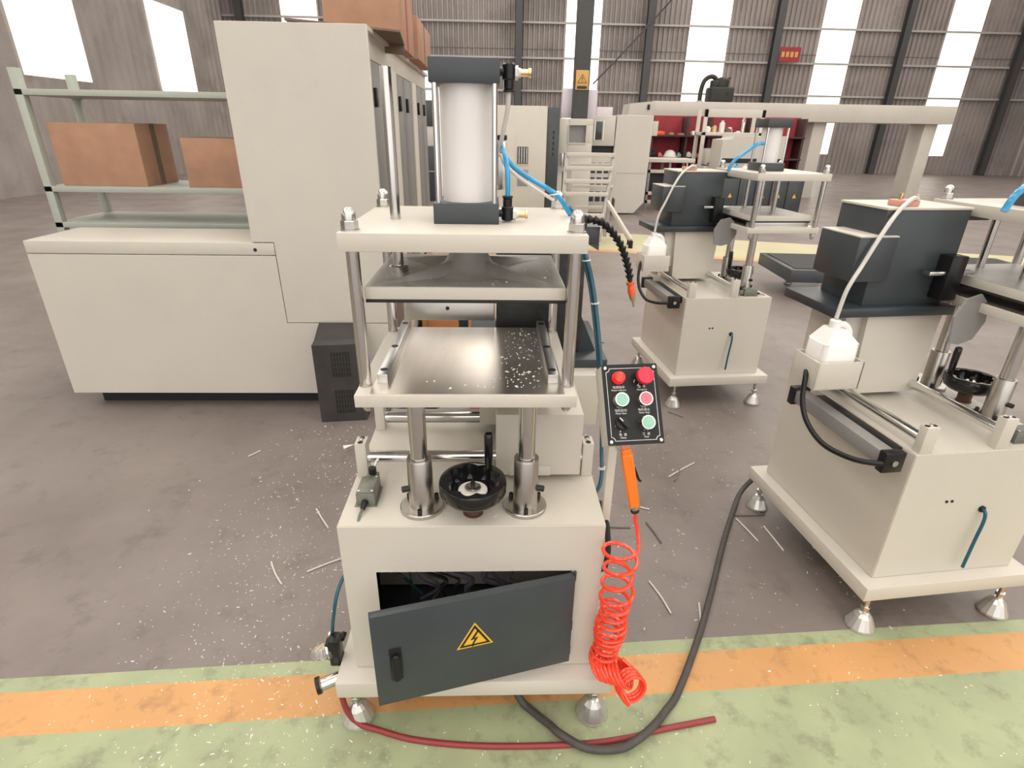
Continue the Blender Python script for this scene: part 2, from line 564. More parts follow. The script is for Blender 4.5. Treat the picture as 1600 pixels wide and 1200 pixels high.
def machine(A):
    """A: the foreground machine. Otherwise the variant standing behind (press head shifted to the front)."""
    root = empty('press_machine')
    P = lambda mb, name, m, par=None, ang=38: mb.build(name, m, par or root, ang)
    # base and feet
    YB = .49
    P(MB().box(-.370, .395, -.1555, YB, .1511, .2073, bev=.003), 'base_plate', PAINT)
    for x in (-.337, .362):
        for y in (-.104, YB - .055):
            f = link('leveling_foot', _foot, root, (x, y, 0))
            link('stem', _stem, f)
    # cabinet with an opening in the front
    cx0, cx1, cy0, cy1, cz0, cz1 = -.323, .347, -.1028, .440, .2073, .7021
    ox0, ox1, oz0, oz1 = -.238, .270, .245, .556
    mb = MB()
    tb = bmesh.new()
    V = {}
    def v(x, y, z):
        return V.setdefault((x, y, z), tb.verts.new((x, y, z)) if (x, y, z) not in V else None)
    def quad(*c):
        tb.faces.new([v(*p) for p in c])
    quad((cx0, cy0, cz1), (cx1, cy0, cz1), (cx1, cy1, cz1), (cx0, cy1, cz1))
    quad((cx0, cy0, cz0), (cx1, cy0, cz0), (cx1, cy1, cz0), (cx0, cy1, cz0))
    quad((cx0, cy1, cz0), (cx1, cy1, cz0), (cx1, cy1, cz1), (cx0, cy1, cz1))
    quad((cx0, cy0, cz0), (cx0, cy1, cz0), (cx0, cy1, cz1), (cx0, cy0, cz1))
    quad((cx1, cy0, cz0), (cx1, cy1, cz0), (cx1, cy1, cz1), (cx1, cy0, cz1))
    O = [(cx0, cy0, cz0), (cx1, cy0, cz0), (cx1, cy0, cz1), (cx0, cy0, cz1)]
    I = [(ox0, cy0, oz0), (ox1, cy0, oz0), (ox1, cy0, oz1), (ox0, cy0, oz1)]
    D = [(x, cy0 + .003, z) for x, y, z in I]
    E_ = [(cx0 + .004, cy0 + .003, cz0 + .004), (cx1 - .004, cy0 + .003, cz0 + .004),
          (cx1 - .004, cy0 + .003, cz1 - .004), (cx0 + .004, cy0 + .003, cz1 - .004)]
    for k in range(4):
        j = (k + 1) % 4
        quad(O[k], O[j], I[j], I[k])
        quad(I[k], I[j], D[j], D[k])
        quad(D[k], D[j], E_[j], E_[k])
        B0, B1 = (E_[k][0], cy1 - .004, E_[k][2]), (E_[j][0], cy1 - .004, E_[j][2])
        quad(E_[k], E_[j], B1, B0)
    quad(*[(e[0], cy1 - .004, e[2]) for e in E_])
    bmesh.ops.recalc_face_normals(tb, faces=tb.faces)
    outer = [e for e in tb.edges if all(
        (abs(q.co.x - cx0) < 1e-6 or abs(q.co.x - cx1) < 1e-6) and (abs(q.co.y - cy0) < 1e-6 or abs(q.co.y - cy1) < 1e-6)
        and (abs(q.co.z - cz0) < 1e-6 or abs(q.co.z - cz1) < 1e-6) for q in e.verts)]
    bmesh.ops.bevel(tb, geom=outer, offset=.0025, segments=2, affect='EDGES')
    tb.faces.index_update()
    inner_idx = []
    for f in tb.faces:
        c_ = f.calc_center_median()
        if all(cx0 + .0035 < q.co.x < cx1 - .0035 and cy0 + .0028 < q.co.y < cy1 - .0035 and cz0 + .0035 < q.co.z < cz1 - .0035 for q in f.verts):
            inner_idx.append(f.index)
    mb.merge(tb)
    cab = P(mb, 'cabinet', [PAINT, SLATE2])  # second slot darkens the beige cabinet's inner faces, interior shade put into colour
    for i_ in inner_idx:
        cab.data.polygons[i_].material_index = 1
    # door hinged on its right edge
    dw, dz0, dz1 = .520, .247, .553
    ang = math.radians(14.0 if A else 0.0)
    dr = P(MB().box(-dw, 0, -.020, -.0175, dz0, dz1, bev=.0008)
           .box(-dw, 0, -.0185, 0, dz1 - .0025, dz1, bev=.0008).box(-dw, 0, -.0185, 0, dz0, dz0 + .0025, bev=.0008)
           .box(-dw, -dw + .0025, -.0185, 0, dz0, dz1, bev=.0008).box(-.0025, 0, -.0185, 0, dz0, dz1, bev=.0008),
           'door', SLATE)
    dr.location = (.272, -.105 if A else -.104, 0)
    dr.rotation_euler = (0, 0, ang)
    for z in ((.545, .37, .275) if A else ()):
        P(MB().cyl((.003, -.006, z - .016), (.003, -.006, z + .014), .0045, 10, bev=.0008), 'hinge', SLATE2, dr)
    if A:
        h = MB().box(-.482, -.453, -.0245, -.020, .333, .440, bev=.0018)
        h.prism([(-.479, .350), (-.474, .338), (-.461, .338), (-.456, .350), (-.457, .418), (-.462, .425), (-.473, .425), (-.478, .418)],
                0, .011, frame((0, -.0235, 0), Vector((1, 0, 0)), Vector((0, 0, 1)), Vector((0, -1, 0))), bev=.002)
        P(h, 'latch_handle', BLACK, dr)
        tri = lambda s, cx=-.267, cz=.4145: [(cx + s * math.cos(a), cz + s * math.sin(a)) for a in
                                            (math.radians(90), math.radians(210), math.radians(330))]
        Mf = frame((0, -.020, 0), Vector((1, 0, 0)), Vector((0, 0, 1)), Vector((0, -1, 0)))
        st = P(MB().prism(tri(.0555), 0, .0006, Mf), 'warning_sticker', YELLOW, dr)
        st['label'] = 'yellow triangle sticker with black lightning bolt'
        # border and bolt belong to the same printed sticker mesh
        st.data = (MB().prism(tri(.0555), 0, .0006, Mf, 0).ring(tri(.0475), tri(.0355), .0005, .0009, Mf, 1)
                   .prism([(-.261, .442), (-.279, .411), (-.268, .413), (-.276, .394), (-.279, .394), (-.272, .387), (-.267, .396),
                           (-.271, .395), (-.258, .419), (-.268, .417), (-.255, .442)], .0005, .0009, Mf, 1)).mesh('warning_sticker', [YELLOW, BLKPRINT])
        # inside of the cabinet: back plate, wiring, rails
        P(MB().box(-.31, .335, .20, .205, .22, .69), 'mounting_plate', PAINT2)
        P(MB().box(-.12, .25, .165, .20, .50, .535, bev=.002), 'terminal_rail', WIRE)
        for k in range(10):
            P(MB().box(-.13 + k * .034, -.104 + k * .034, .10, .165, .485, .535, bev=.002), 'terminal_block',
              BLACK if k % 4 else GREYM)
        P(MB().cyl((.022, -.06, .56), (.022, -.06, .535), .008, 12, bev=.002), 'white_plug', WHITE)
        for k in range(9):
            x0 = -.20 + .035 * k
            a = random.uniform(-.05, .05)
            P(MB().tube([(x0, .02, .62), (x0 + a, -.05 + a * .2, .54), (x0 + .03, -.06, .49), (x0 + .06 + a, -.04, .44), (x0 + .02, .0, .36)],
                        random.choice((.004, .006, .008)), 8), 'wire', random.choice((WIRE, WIRE, CABLE, BLACK)))
        P(MB().tube([(-.17, -.04, .53), (-.165, -.04, .50), (-.16, -.03, .44), (-.14, .0, .38)], .0035, 8), 'wire', TEAL)
    # column flanges, sleeves and columns
    zl = 1.0336 if A else 1.10
    for i, (x, y) in enumerate(((-.121, -.026), (.147, -.025))):
        fg = P(MB().lathe([(.032, 0), (.0545, 0), (.0555, .002), (.0555, .010), (.0535, .012), (.032, .012)], (x, y, .7021), n=40),
               'column_flange', SLEEVE)
        for a in (35, 145, 270):
            link('socket_bolt', _socket, fg, (x + .044 * math.cos(math.radians(a)), y + .044 * math.sin(math.radians(a)), .7141),
                 (0, 0, random.random()))
        sl = P(MB().lathe([(.0235, .148), (.0235, .150), (.0305, .150), (.0315, .148), (.0315, .012), (.0318, .010), (.0318, 0), (.02, 0)],
                          (x, y, .7035), n=40), 'column_sleeve', SLEEVE)
        s = -1 if i == 0 else 1
        ax = Vector((s * .95, -.3, .0)).normalized()
        o = link('clamp_bolt', _socket, sl, Vector((x, y, .768)) + ax * .028)
        o.rotation_euler = Vector((0, 0, 1)).rotation_difference(ax).to_euler()
        o.scale = (1.4, 1.4, 1.5)
        P(MB().cyl((x, y, .72), (x, y, zl - .0305), .0215, 40), 'column', STEELROD)
    # hand wheel
    hx, hy = .0125, -.047
    P(MB().lathe([(0, 0), (.026, 0), (.026, .003), (.0228, .004), (.0228, .05), (0, .05)], (hx, hy, .7021), n=28), 'wheel_collar', RUSTY)
    n = 72
    prof = [(.022, .747), (.066, .752), (.078, .762), (.0845, .774), (.0845, .798), (.083, .8015), (.080, .803)]
    tb = bmesh.new()
    rings = []
    for r, z in prof:
        rings.append([tb.verts.new((hx + r * math.cos(2 * math.pi * k / n), hy + r * math.sin(2 * math.pi * k / n), z)) for k in range(n)])
    inner = []
    for z, base in ((.803, .0585), (.798, .0575), (.776, .0560), (.765, .052)):
        ring = []
        for k in range(n):
            a = 2 * math.pi * k / n
            w = abs(math.sin(a * 4.5))
            rr = base + .0125 * w ** 1.3 * (1.0 if z > .77 else .6)
            ring.append(tb.verts.new((hx + rr * math.cos(a), hy + rr * math.sin(a), z)))
        inner.append(ring)
    rings += inner
    for r, z in ((.040, .764), (.036, .770), (.0, .770)):
        if r == 0:
            rings.append([tb.verts.new((hx, hy, z))])
        else:
            rings.append([tb.verts.new((hx + r * math.cos(2 * math.pi * k / n), hy + r * math.sin(2 * math.pi * k / n), z)) for k in range(n)])
    for a, b in zip(rings, rings[1:]):
        for k in range(n):
            if len(b) == 1:
                tb.faces.new((a[k], a[(k + 1) % n], b[0]))
            else:
                tb.faces.new((a[k], a[(k + 1) % n], b[(k + 1) % n], b[k]))
    tb.faces.new(rings[0])
    bmesh.ops.recalc_face_normals(tb, faces=tb.faces)
    hw = P(MB().merge(tb), 'handwheel', GLOSSBLACK)
    P(MB().lathe([(0, 0), (.037, 0), (.0365, .003), (.022, .004), (.022, .006), (.0, .006)], (hx, hy, .7695), n=32), 'dusty_hub', CHIP, hw)
    P(MB().lathe([(0, 0), (.0205, 0), (.0205, .005), (.0155, .006), (.0145, .010), (0, .010)], (hx, hy, .7755), n=28), 'hub_washer', ZINC, hw)
    link('socket_bolt', _socket, hw, (hx, hy, .785))
    P(MB().lathe([(0, 0), (.0085, 0), (.0095, .006), (.0115, .04), (.0122, .080), (.0115, .0985), (.0095, .102), (.006, .103), (.005, .100), (0, .100)],
                 (.052, .008, .801), n=20), 'spinning_handle', GLOSSBLACK, hw)
    # slide rods and brackets
    for (y, z) in ((.137, .757), (.405, .742)):
        P(MB().cyl((-.29, y, z), (.335, y, z), .0165, 24), 'slide_rod', CHROME)
        for x0, x1 in ((-.318, -.288), (.314, .344)):
            top = z + .052
            br = P(MB().box(x0, x1, y - .022, y + .022, .7021, top, bev=.0015), 'rod_bracket', PAINT)
            for dy in (-.013, .013):
                o = link('counterbored_bolt', _cbore, br, ((x0 + x1) / 2, y + dy, top))
                o.scale = (.8, .8, 1)
            o = link('set_screw', _zscrew, br, ((x0 + x1) / 2, y, top))
            o.scale = (1.05, 1.05, .55)
    # carriage and cutter head
    if A:
        P(MB().box(.071, .306, .092, .42, .722, .912, bev=.003), 'carriage', PAINT)
        P(MB().box(.108, .222, .0895, .093, .722, .752, bev=.001).box(.155, .185, .088, .0905, .733, .739, bev=.001), 'carriage_plate', PAINT)
        P(MB().box(.02, .395, .36, .72, .735, .909, bev=.003), 'carriage_body', PAINT)
        P(MB().box(-.02, .427, .42, .82, .909, .938, bev=.002), 'head_plate', SLATE2)
        P(MB().box(.072, .345, .485, .80, .938, 1.30, bev=.003), 'cutter_head', HEADBLACK)
        P(MB().box(.29, .380, .47, .72, 1.292, 1.342, bev=.003).prism([(.345, 1.292), (.380, 1.292), (.380, 1.272)], .47, .50,
                   frame((0, 0, 0), Vector((1, 0, 0)), Vector((0, 0, 1)), Vector((0, 1, 0))) @ Matrix.Identity(4)), 'head_bracket', SLATE)
        P(MB().prism([(.345, .938), (.40, .938), (.345, 1.06)], .50, .515,
                     frame((0, 0, 0), Vector((1, 0, 0)), Vector((0, 0, 1)), Vector((0, 1, 0)))), 'gusset', SLATE2)
        fb = P(MB().box(-.216, .066, .50, .515, 1.040, 1.125, bev=.002), 'fence_bar', STEELB)
        P(MB().cyl((-.083, .4985, 1.080), (-.083, .503, 1.080), .0062, 18), 'hole', DARKGAP, fb)
        P(MB().box(-.05, -.02, .515, .56, .95, 1.09, bev=.002), 'fence_support', SLATE2)
        P(MB().box(.069, .073, .49, .52, 1.0, 1.125), 'fence_end_plate', ZINC)
    else:
        P(MB().raw([(.071, .12, .725), (.30, .12, .725), (.30, .38, .725), (.071, .38, .725),
                    (.071, .105, 1.03), (.30, .105, 1.03), (.30, .395, 1.03), (.071, .395, 1.03)],
                   [(0, 1, 2, 3), (4, 5, 6, 7), (0, 1, 5, 4), (1, 2, 6, 5), (2, 3, 7, 6), (3, 0, 4, 7)]), 'carriage', PAINT)
        P(MB().box(.10, .29, .38, .455, .80, 1.03, bev=.003), 'carriage_side', PAINT)
        P(MB().box(.045, .34, .09, .55, 1.03, 1.062, bev=.002), 'head_plate', SLATE2)
        hd = P(MB().box(.075, .30, .125, .432, 1.062, 1.382, bev=.003), 'cutter_head', SLATE)
        P(MB().box(.072, .302, .120, .436, 1.382, 1.390, bev=.001), 'head_cover_edge', PAINT, hd)
        P(MB().box(.06, .26, .375, .515, 1.150, 1.297, bev=.003), 'motor_cover', SLATE, hd)
        P(MB().box(.06, .26, .375, .515, 1.297, 1.302, bev=.001), 'motor_cover_edge', PAINT, hd)
        P(MB().box(.10, .28, .02, .126, 1.345, 1.382, bev=.003), 'head_arm', SLATE, hd)
        P(MB().box(.03, .06, .08, .25, 1.175, 1.188, bev=.001), 'index_bar', ZINC, hd)
        P(MB().box(.02, .075, .13, .19, 1.09, 1.24, bev=.003), 'clamp_block', BLACK, hd)
        P(MB().box(.10, .15, .30, .38, 1.39, 1.41, bev=.004), 'salmon_fitting', mat('salmon_fitting', (.62, .30, .24), .5), hd)
        P(MB().cyl((.12, .30, 1.41), (.12, .30, 1.425), .008, 10).cyl((.12, .36, 1.41), (.12, .36, 1.43), .006, 10), 'brass_valve', BRASS, hd)
        P(MB().prism([(.0, .02), (.05, 0), (.12, 0), (.17, .05), (.17, .11), (.12, .16), (.05, .16), (0, .11)], 0, .006,
                     frame((-.08, .20, .955), Vector((.25, -.95, .15)).normalized(), Vector((0, .15, 1)).normalized(), Vector((.97, .2, 0)).normalized())),
          'saw_guard', GREYM)
    # press stand: lower plate, bed, rails, posts, press plate, top plate
    if A:
        y0, yl1, yt1, yb, yr0, yr1 = -.0221, .450, .438, .415, .020, .445
        cyc, rod = .188, (-.174, .185)
        zp0, zp1 = 1.2420, 1.2705
        py0, py1 = .030, .400
    else:
        y0, yl1, yt1, yb, yr0, yr1 = -.345, .10, .10, .07, -.30, .08
        cyc, rod = -.085, None
        zp0, zp1 = 1.135, 1.165
        py0, py1 = -.30, .075
    yf = 0.013 if A else -.32
    y0l = -.0455 if A else y0
    zt0, zt1 = 1.3596, 1.3988
    P(MB().box(-.2600, .2600, y0l, yl1, zl - .0311, zl, bev=.0018), 'lower_plate', PAINT)
    P(MB().box(-.225, .232, y0l + .006, yl1 - .004, zl, zl + .0016), 'steel_bed', STEEL)
    for x0, x1 in ((-.217, -.192), (.197, .222)):
        rl = P(MB().box(x0, x1, yr0, yr1, zl + .0016, zl + .026, bev=.0012), 'side_rail', STEELB)
        for y in (yr0 + .03, (yr0 + yr1) / 2 - .02, yr1 - .035):
            link('counterbored_bolt', _cbore, rl, ((x0 + x1) / 2, y, zl + .026))
    for x in (-.2436, .2436):
        for y in (yf, yb):
            pt = P(MB().lathe([(0, zl - .03), (.0155, zl - .03), (.0155, zl + .003), (.0145, zl + .003), (.0145, zt0 + .005), (0, zt0 + .005)], (x, y, 0), n=32),
                   'guide_post', STEELROD)
            link('cap_nut', _capnut, pt, (x, y, zt1), (0, 0, .2))
            o = link('bottom_cap_nut', _capnut, pt, (x, y, zl - .0311), (math.pi, 0, .3))
            o.scale = (.85, .85, .8)
    P(MB().box(-.2658, .2658, y0, yt1, zt0, zt1, bev=.0018), 'top_plate', PAINT)
    pp = P(MB().box(-.230, .230, py0, py1, zp0, zp1, bev=.0015), 'press_plate', PAINT)
    P(MB().box(-.228, .228, py0 + .002, py1 - .002, zp1, zp1 + .0012), 'dusty_top_skin', DUSTY, pp)
    P(MB().box(-.229, .230, py0 + .001, py1, zp0 - .008, zp0, bev=.001), 'rubber_pad', RUBBER, pp)
    if A:
        P(MB().lathe([(.110, 0), (.085, .006), (.062, .020), (.050, .040), (.046, .06), (0, .06)], (0, cyc + .02, zp1 + .001), n=36), 'boss', DUSTY, pp)
        for sx in (-1, 1):
            for yy in (py0 + .035, py1 - .05):
                d = Vector((sx * .185, yy - cyc - .02, 0))
                L = d.length
                d.normalize()
                nn = Vector((0, 0, 1)).cross(d)
                P(MB().raw([(0, -.045, 0), (0, .045, 0), (L, .012, 0), (L, -.012, 0), (.02, -.003, .034), (.02, .003, .034), (L, .001, .002), (L, -.001, .002)],
                           [(0, 1, 2, 3), (4, 5, 1, 0), (5, 6, 2, 1), (6, 7, 3, 2), (7, 4, 0, 3), (4, 7, 6, 5)],
                           M=frame((0, cyc + .02, zp1 + .001), d, nn, Vector((0, 0, 1)))), 'gusset_rib', DUSTY, pp)
    P(MB().cyl((0, cyc, zp1), (0, cyc, zt1), .016, 24), 'piston_rod', CHROME)
    if rod:
        gr = P(MB().cyl((rod[0], rod[1], zp1), (rod[0], rod[1], 1.722), .0127, 32, bev=.0006), 'tall_guide_rod', STEELROD)
        P(MB().lathe([(.0127, 0), (.024, 0), (.024, .014), (.021, .016), (.0127, .016)], (rod[0], rod[1], zp1 + .001), n=28), 'rod_collar', STEELROD, gr)
    else:
        for rx in (-.17, .17):
            P(MB().cyl((rx, cyc, zp1), (rx, cyc, 1.365), .0127, 24, bev=.0006), 'tall_guide_rod', STEELROD)
    # pneumatic cylinder
    ca, cb = cyc - .075, cyc + .075
    q = 0.0 if A else -.055
    cyln = P(MB().lathe([(0, 1.443), (.0575, 1.443), (.0575, 1.692 + q), (0, 1.692 + q)], (0.001, cyc, 0), n=48), 'cylinder_barrel', ALU)
    P(MB().box(-.0745, .0760, ca, cb, zt1, 1.4445, bev=.0015), 'cylinder_foot_block', SLATE, cyln)
    P(MB().box(-.0745, .0760, ca, cb, 1.6890 + q, 1.7360 + q, bev=.0020), 'cylinder_head_block', SLATE, cyln)
    for sx in (-.0630, .0650):
        for sy in (ca + .0125, cb - .0125):
            P(MB().cyl((sx, sy, 1.442), (sx, sy, 1.692 + q), .0062, 16), 'tie_rod', CHROME, cyln)
    # elbow fittings with brass mufflers
    for zc, up in ((1.714 + q, False), (1.4185, True)):
        fy = cyc - .03
        e = P(MB().cyl((.0765, fy, zc), (.086, fy, zc), .0085, 14).cyl((.0965, fy, zc - .0165), (.0965, fy, zc + .0165), .0142, 22, bev=.003),
              'elbow_fitting', [BLACK, ZINC])
        s = 1 if up else -1
        P(MB().cyl((.0965, fy, zc + s * .0145), (.0965, fy, zc + s * .034), .0108, 18, bev=.001).cyl((.0965, fy, zc + s * .0345), (.0965, fy, zc + s * .040), .0125, 18, bev=.001),
          'push_collar', BLACK, e)
        P(MB().hexa((.109, fy, zc - .002), (.1165, fy, zc - .002), .0145, bev=.0008).cyl((.1165, fy, zc - .002), (.122, fy, zc - .002), .0098, 12), 'muffler_nut', CLEAR, e)
        P(MB().cyl((.1215, fy, zc - .002), (.138, fy, zc - .002), .0078, 14).cyl((.138, fy, zc - .002), (.145, fy, zc - .002), .0100, 14, bev=.001),
          'brass_muffler', BRASS, e)
    # limit switch
    ls = P(MB().box(-.291, -.243, -.020, .062, .7021, .741, bev=.002).box(-.296, -.238, -.024, .066, .7021, .7055, bev=.001)
           .box(-.288, -.246, -.017, .058, .741, .744, bev=.0012), 'limit_switch', SWITCH)
    P(MB().box(-.281, -.250, .062, .088, .712, .738, bev=.002), 'switch_head', SWITCH, ls)
    P(MB().cyl((-.266, .079, .736), (-.266, .079, .757), .0105, 16, bev=.001), 'lever_hub', OXIDE, ls)
    P(MB().box(-.270, -.262, .075, .126, .750, .755, bev=.001, M=Matrix.Rotation(-.05, 4, 'Z')), 'lever', ZINC, ls)
    for dx in (-.284, -.250):
        for dy in (-.012, .053):
            P(MB().cyl((dx, dy, .7438), (dx, dy, .7455), .0032, 10), 'cover_screw', ZINC, ls)
    P(MB().cyl((-.268, -.020, .716), (-.270, -.046, .712), .0095, 12, r1=.006, bev=.001), 'cable_gland', BLACK, ls)
    P(MB().tube([(-.270, -.044, .712), (-.273, -.060, .709), (-.274, -.074, .705), (-.274, -.084, .698)], .0035, 8), 'switch_cable', SWITCH, ls)
    # feed cylinder at the rear
    fc = P(MB().box(-.30, .16, .485, .535, .655, .705, bev=.004), 'feed_cylinder', GREYM)
    P(MB().box(-.325, -.295, .475, .545, .645, .715, bev=.003), 'feed_cylinder_cap', BLACK, fc)
    P(MB().box(.155, .185, .475, .545, .645, .715, bev=.003), 'feed_cylinder_cap', BLACK, fc)
    P(MB().cyl((-.326, .51, .68), (-.330, .51, .68), .010, 16), 'end_screw', ZINC, fc)
    P(MB().box(-.27, .12, .44, .49, .66, .70, bev=.002), 'feed_cylinder_mount', BLACK, fc)
    P(MB().tube([(-.315, .53, .68), (-.31, .56, .675), (-.26, .605, .665), (-.16, .63, .660), (-.08, .645, .70), (-.03, .645, .76), (.0, .632, .83), (.02, .62, .85)], .009, 10), 'black_tube', BLACK, fc)
    if not A:
        # coolant bottle holder, side tube and grommet
        tr = P(MB().box(-.04, .10, .455, .462, .80, .90, bev=.001).box(-.04, .10, .615, .622, .80, .90, bev=.001)
               .box(-.04, -.033, .455, .622, .80, .90, bev=.001).box(.093, .10, .455, .622, .80, .90, bev=.001).box(-.04, .10, .455, .622, .80, .807, bev=.001),
               'bottle_tray', PAINT)
        P(MB().cyl((-.3225, .12, .475), (-.330, .12, .475), .012, 16, bev=.001), 'grommet', BLACK)
        P(MB().tube([(-.315, .12, .475), (-.337, .12, .473), (-.345, .118, .44), (-.349, .125, .36), (-.352, .13, .25)], .0055, 8), 'side_air_tube', TEAL)
        for yy in (.245, .265):
            P(MB().cyl((-.3225, yy, .515), (-.3255, yy, .515), .005, 12), 'bolt_hole', BLACK)
        P(MB().tube([(-.085, .0, 1.55), (-.09, .04, 1.545), (-.1, .112, 1.502), (-.1, .175, 1.453), (-.1, .200, 1.40)], .010, 8), 'blue_air_tube', BLUE)
        P(MB().tube([(.10, .315, 1.415), (.09, .345, 1.415), (.06, .41, 1.375), (.045, .458, 1.305), (.04, .50, 1.21), (.035, .535, 1.13), (.033, .548, 1.035)], .007, 8), 'white_coolant_tube', CLEAR)
    return root


# ---- foreground machine
m1 = machine(True)
tag(m1, 'beige press machine in the foreground with open slate door and white cylinder', 'machine', 'press machines')


def P1(mb, name, m, par=m1, ang=38):
    return mb.build(name, m, par, ang)


# air tubes of the foreground machine
FY = .158
P1(MB().tube([(.0965, FY, 1.678), (.094, FY + .01, 1.64), (.084, .20, 1.59), (.078, .24, 1.555)], .0052, 10), 'clear_air_tube', CLEAR)
P1(MB().tube([(.0965, FY, 1.455), (.0965, FY + .002, 1.50), (.092, .18, 1.535), (.084, .225, 1.560), (.078, .27, 1.57)], .0058, 10), 'blue_air_tube', BLUE)
P1(MB().tube([(.076, .27, 1.562), (.109, .262, 1.520), (.157, .25, 1.489), (.222, .25, 1.452), (.262, .27, 1.402)], .0062, 10), 'blue_air_tube', BLUE)
P1(MB().tube([(.078, .262, 1.545), (.109, .255, 1.506), (.157, .244, 1.474), (.215, .244, 1.440)], .0045, 10), 'clear_air_tube', CLEAR)
P1(MB().box(.070, .093, .268, .292, 1.46, 1.575, bev=.003).box(.072, .096, .27, .29, 1.576, 1.588, bev=.002, mi=1), 'valve_block', [ZINC, BLACK])
P1(MB().tube([(.262, .445, 1.40), (.29, .45, 1.39), (.312, .42, 1.32), (.321, .36, 1.289), (.346, .35, 1.207), (.366, .33, 1.099), (.379, .30, .99), (.390, .28, .874),
              (.397, .25, .703), (.397, .22, .641), (.385, .20, .596), (.350, .19, .57)], .0062, 10), 'blue_air_tube', TEAL)
P1(MB().tube([(.256, .45, 1.40), (.283, .455, 1.385), (.306, .43, 1.32), (.314, .37, 1.28), (.340, .36, 1.20), (.360, .34, 1.09), (.374, .31, .985), (.384, .29, .87)],
             .0052, 10), 'blue_air_tube', TEAL)
for p in ((.326, .357, 1.268), (.357, .340, 1.148), (.397, .225, .66), (.214, .248, 1.455)):
    P1(MB().lathe([(.0105, 0), (.0125, 0), (.0125, .003), (.0105, .003), (.0105, 0)], p, (.15, -.1, -1), n=16), 'cable_tie', WHITE)
P1(MB().tube([(-.323, .02, .46), (-.350, .01, .45), (-.364, .0, .432), (-.376, -.03, .398), (-.387, -.048, .335), (-.398, -.05, .27)], .0052, 10), 'blue_air_tube', TEAL)

# segmented coolant hose
ch = empty('coolant_hose', parent=m1)
pts = [Vector(p) for p in ((.325, .45, 1.366), (.350, .45, 1.366), (.378, .45, 1.359), (.402, .45, 1.341), (.424, .45, 1.317), (.441, .45, 1.294), (.453, .45, 1.270),
                           (.464, .45, 1.243), (.474, .45, 1.213), (.479, .45, 1.193), (.482, .45, 1.176))]
def resample(pts, step):
    out = [pts[0].copy()]
    acc = 0.0
    for a, b in zip(pts, pts[1:]):
        L = (b - a).length
        d = step - acc
        while d <= L:
            out.append(a.lerp(b, d / L))
            d += step
        acc = (acc + L) % step
    return out
seg = MB().lathe([(0, 0), (.0065, 0), (.0085, .003), (.0070, .006), (.0078, .008), (.0128, .018), (.0128, .021), (.009, .022), (0, .022)], n=18).mesh('hose_segment', BLACK)
rs = resample(pts, .0175)
for a, b in zip(rs, rs[1:]):
    o = link('hose_segment', seg, ch, b)
    o.rotation_euler = Vector((0, 0, 1)).rotation_difference((a - b).normalized()).to_euler()
end = rs[-1]
dn = (Vector((.494, .45, 1.123)) - Vector((.482, .45, 1.173))).normalized()
P1(MB().lathe([(0, 0), (.0125, 0), (.0125, .006), (.0085, .012), (.0105, .018), (.0115, .030), (.0105, .040), (0, .040)], end + dn * .002, dn, n=18), 'orange_nozzle', NOZZLE, ch)
P1(MB().lathe([(0, 0), (.0095, 0), (.0085, .014), (.003, .026), (.0025, .042), (0, .042)], end + dn * .041, dn, n=16), 'brass_tip', BRASS, ch)
P1(MB().box(.290, .335, .44, .465, 1.342, 1.378, bev=.003), 'hose_mount', BLACK, ch)

# control panel on its post
P1(MB().box(.359, .381, .000, .022, .21, .985, bev=.002).box(.340, .372, -.004, .03, .22, .26, bev=.002), 'panel_post', PAINT)
yaw, tilt = .091, .614
pa = Vector((math.cos(yaw), math.sin(yaw), 0))
pn0 = Vector((-math.sin(yaw), math.cos(yaw), 0))
pb = Vector((0, 0, math.cos(tilt))) + pn0 * math.sin(tilt)
pn = pa.cross(pb)
PC = Vector((.379, -.099, 1.040))
MP = frame(PC, pa, pb, pn)
PW, PH = .130, .184
panel = P1(MB().box(-PW / 2 + .001, PW / 2 - .001, -PH / 2 + .001, PH / 2 - .001, -.060, -.0022, bev=.002, M=MP), 'control_panel', PAINT)
def rounded(w, h, r, n=5):
    out = []
    for sx, sy, a0 in ((1, 1, 0), (-1, 1, 90), (-1, -1, 180), (1, -1, 270)):
        for k in range(n + 1):
            a = math.radians(a0 + 90 * k / n)
            out.append((sx * (w - r) + r * math.cos(a), sy * (h - r) + r * math.sin(a)))
    return out
def notched(w, h, r, n=5):
    out = []
    for sx, sy, a0, a1 in ((1, 1, 270, 180), (-1, 1, 0, -90), (-1, -1, 90, 0), (1, -1, 180, 90)):
        for k in range(n + 1):
            a = math.radians(a0 + (a1 - a0) * k / n)
            out.append((sx * w + r * math.cos(a), sy * h + r * math.sin(a)))
    return out
P1(MB().prism(rounded(PW / 2, PH / 2, .003), -.0022, 0, MP), 'face_plate', PLATEM, panel)
P1(MB().ring(notched(.0565, .083, .0085), notched(.0555, .082, .0085), 0, .0003, MP), 'border_line', PRINT, panel)
for sx in (-1, 1):
    for sy in (-1, 1):
        P1(MB().lathe([(0, 0), (.0043, 0), (.0038, .0016), (.0012, .0018), (0, .001)], MP @ Vector((sx * .0575, sy * .084, 0)), pn, n=14), 'plate_screw', ZINC, panel)
def uv(u, v):
    return MP @ Vector(((u - .5) * PW, (.5 - v) * PH, 0))
def button(name, u, v, prof, m, extra=None):
    mb = MB()
    for pr_, mi in prof:
        mb.lathe(pr_, uv(u, v), pn, n=28, mi=mi)
    return P1(mb, name, m, panel)
BEZ = [(0, 0), (.0182, 0), (.0182, .003), (.0168, .005), (.0168, .0195), (.0158, .021), (.0134, .021), (0, .0202)]
CAPP = [(0, .0190), (.0136, .0190), (.0136, .0208), (.0126, .0220), (0, .0222)]
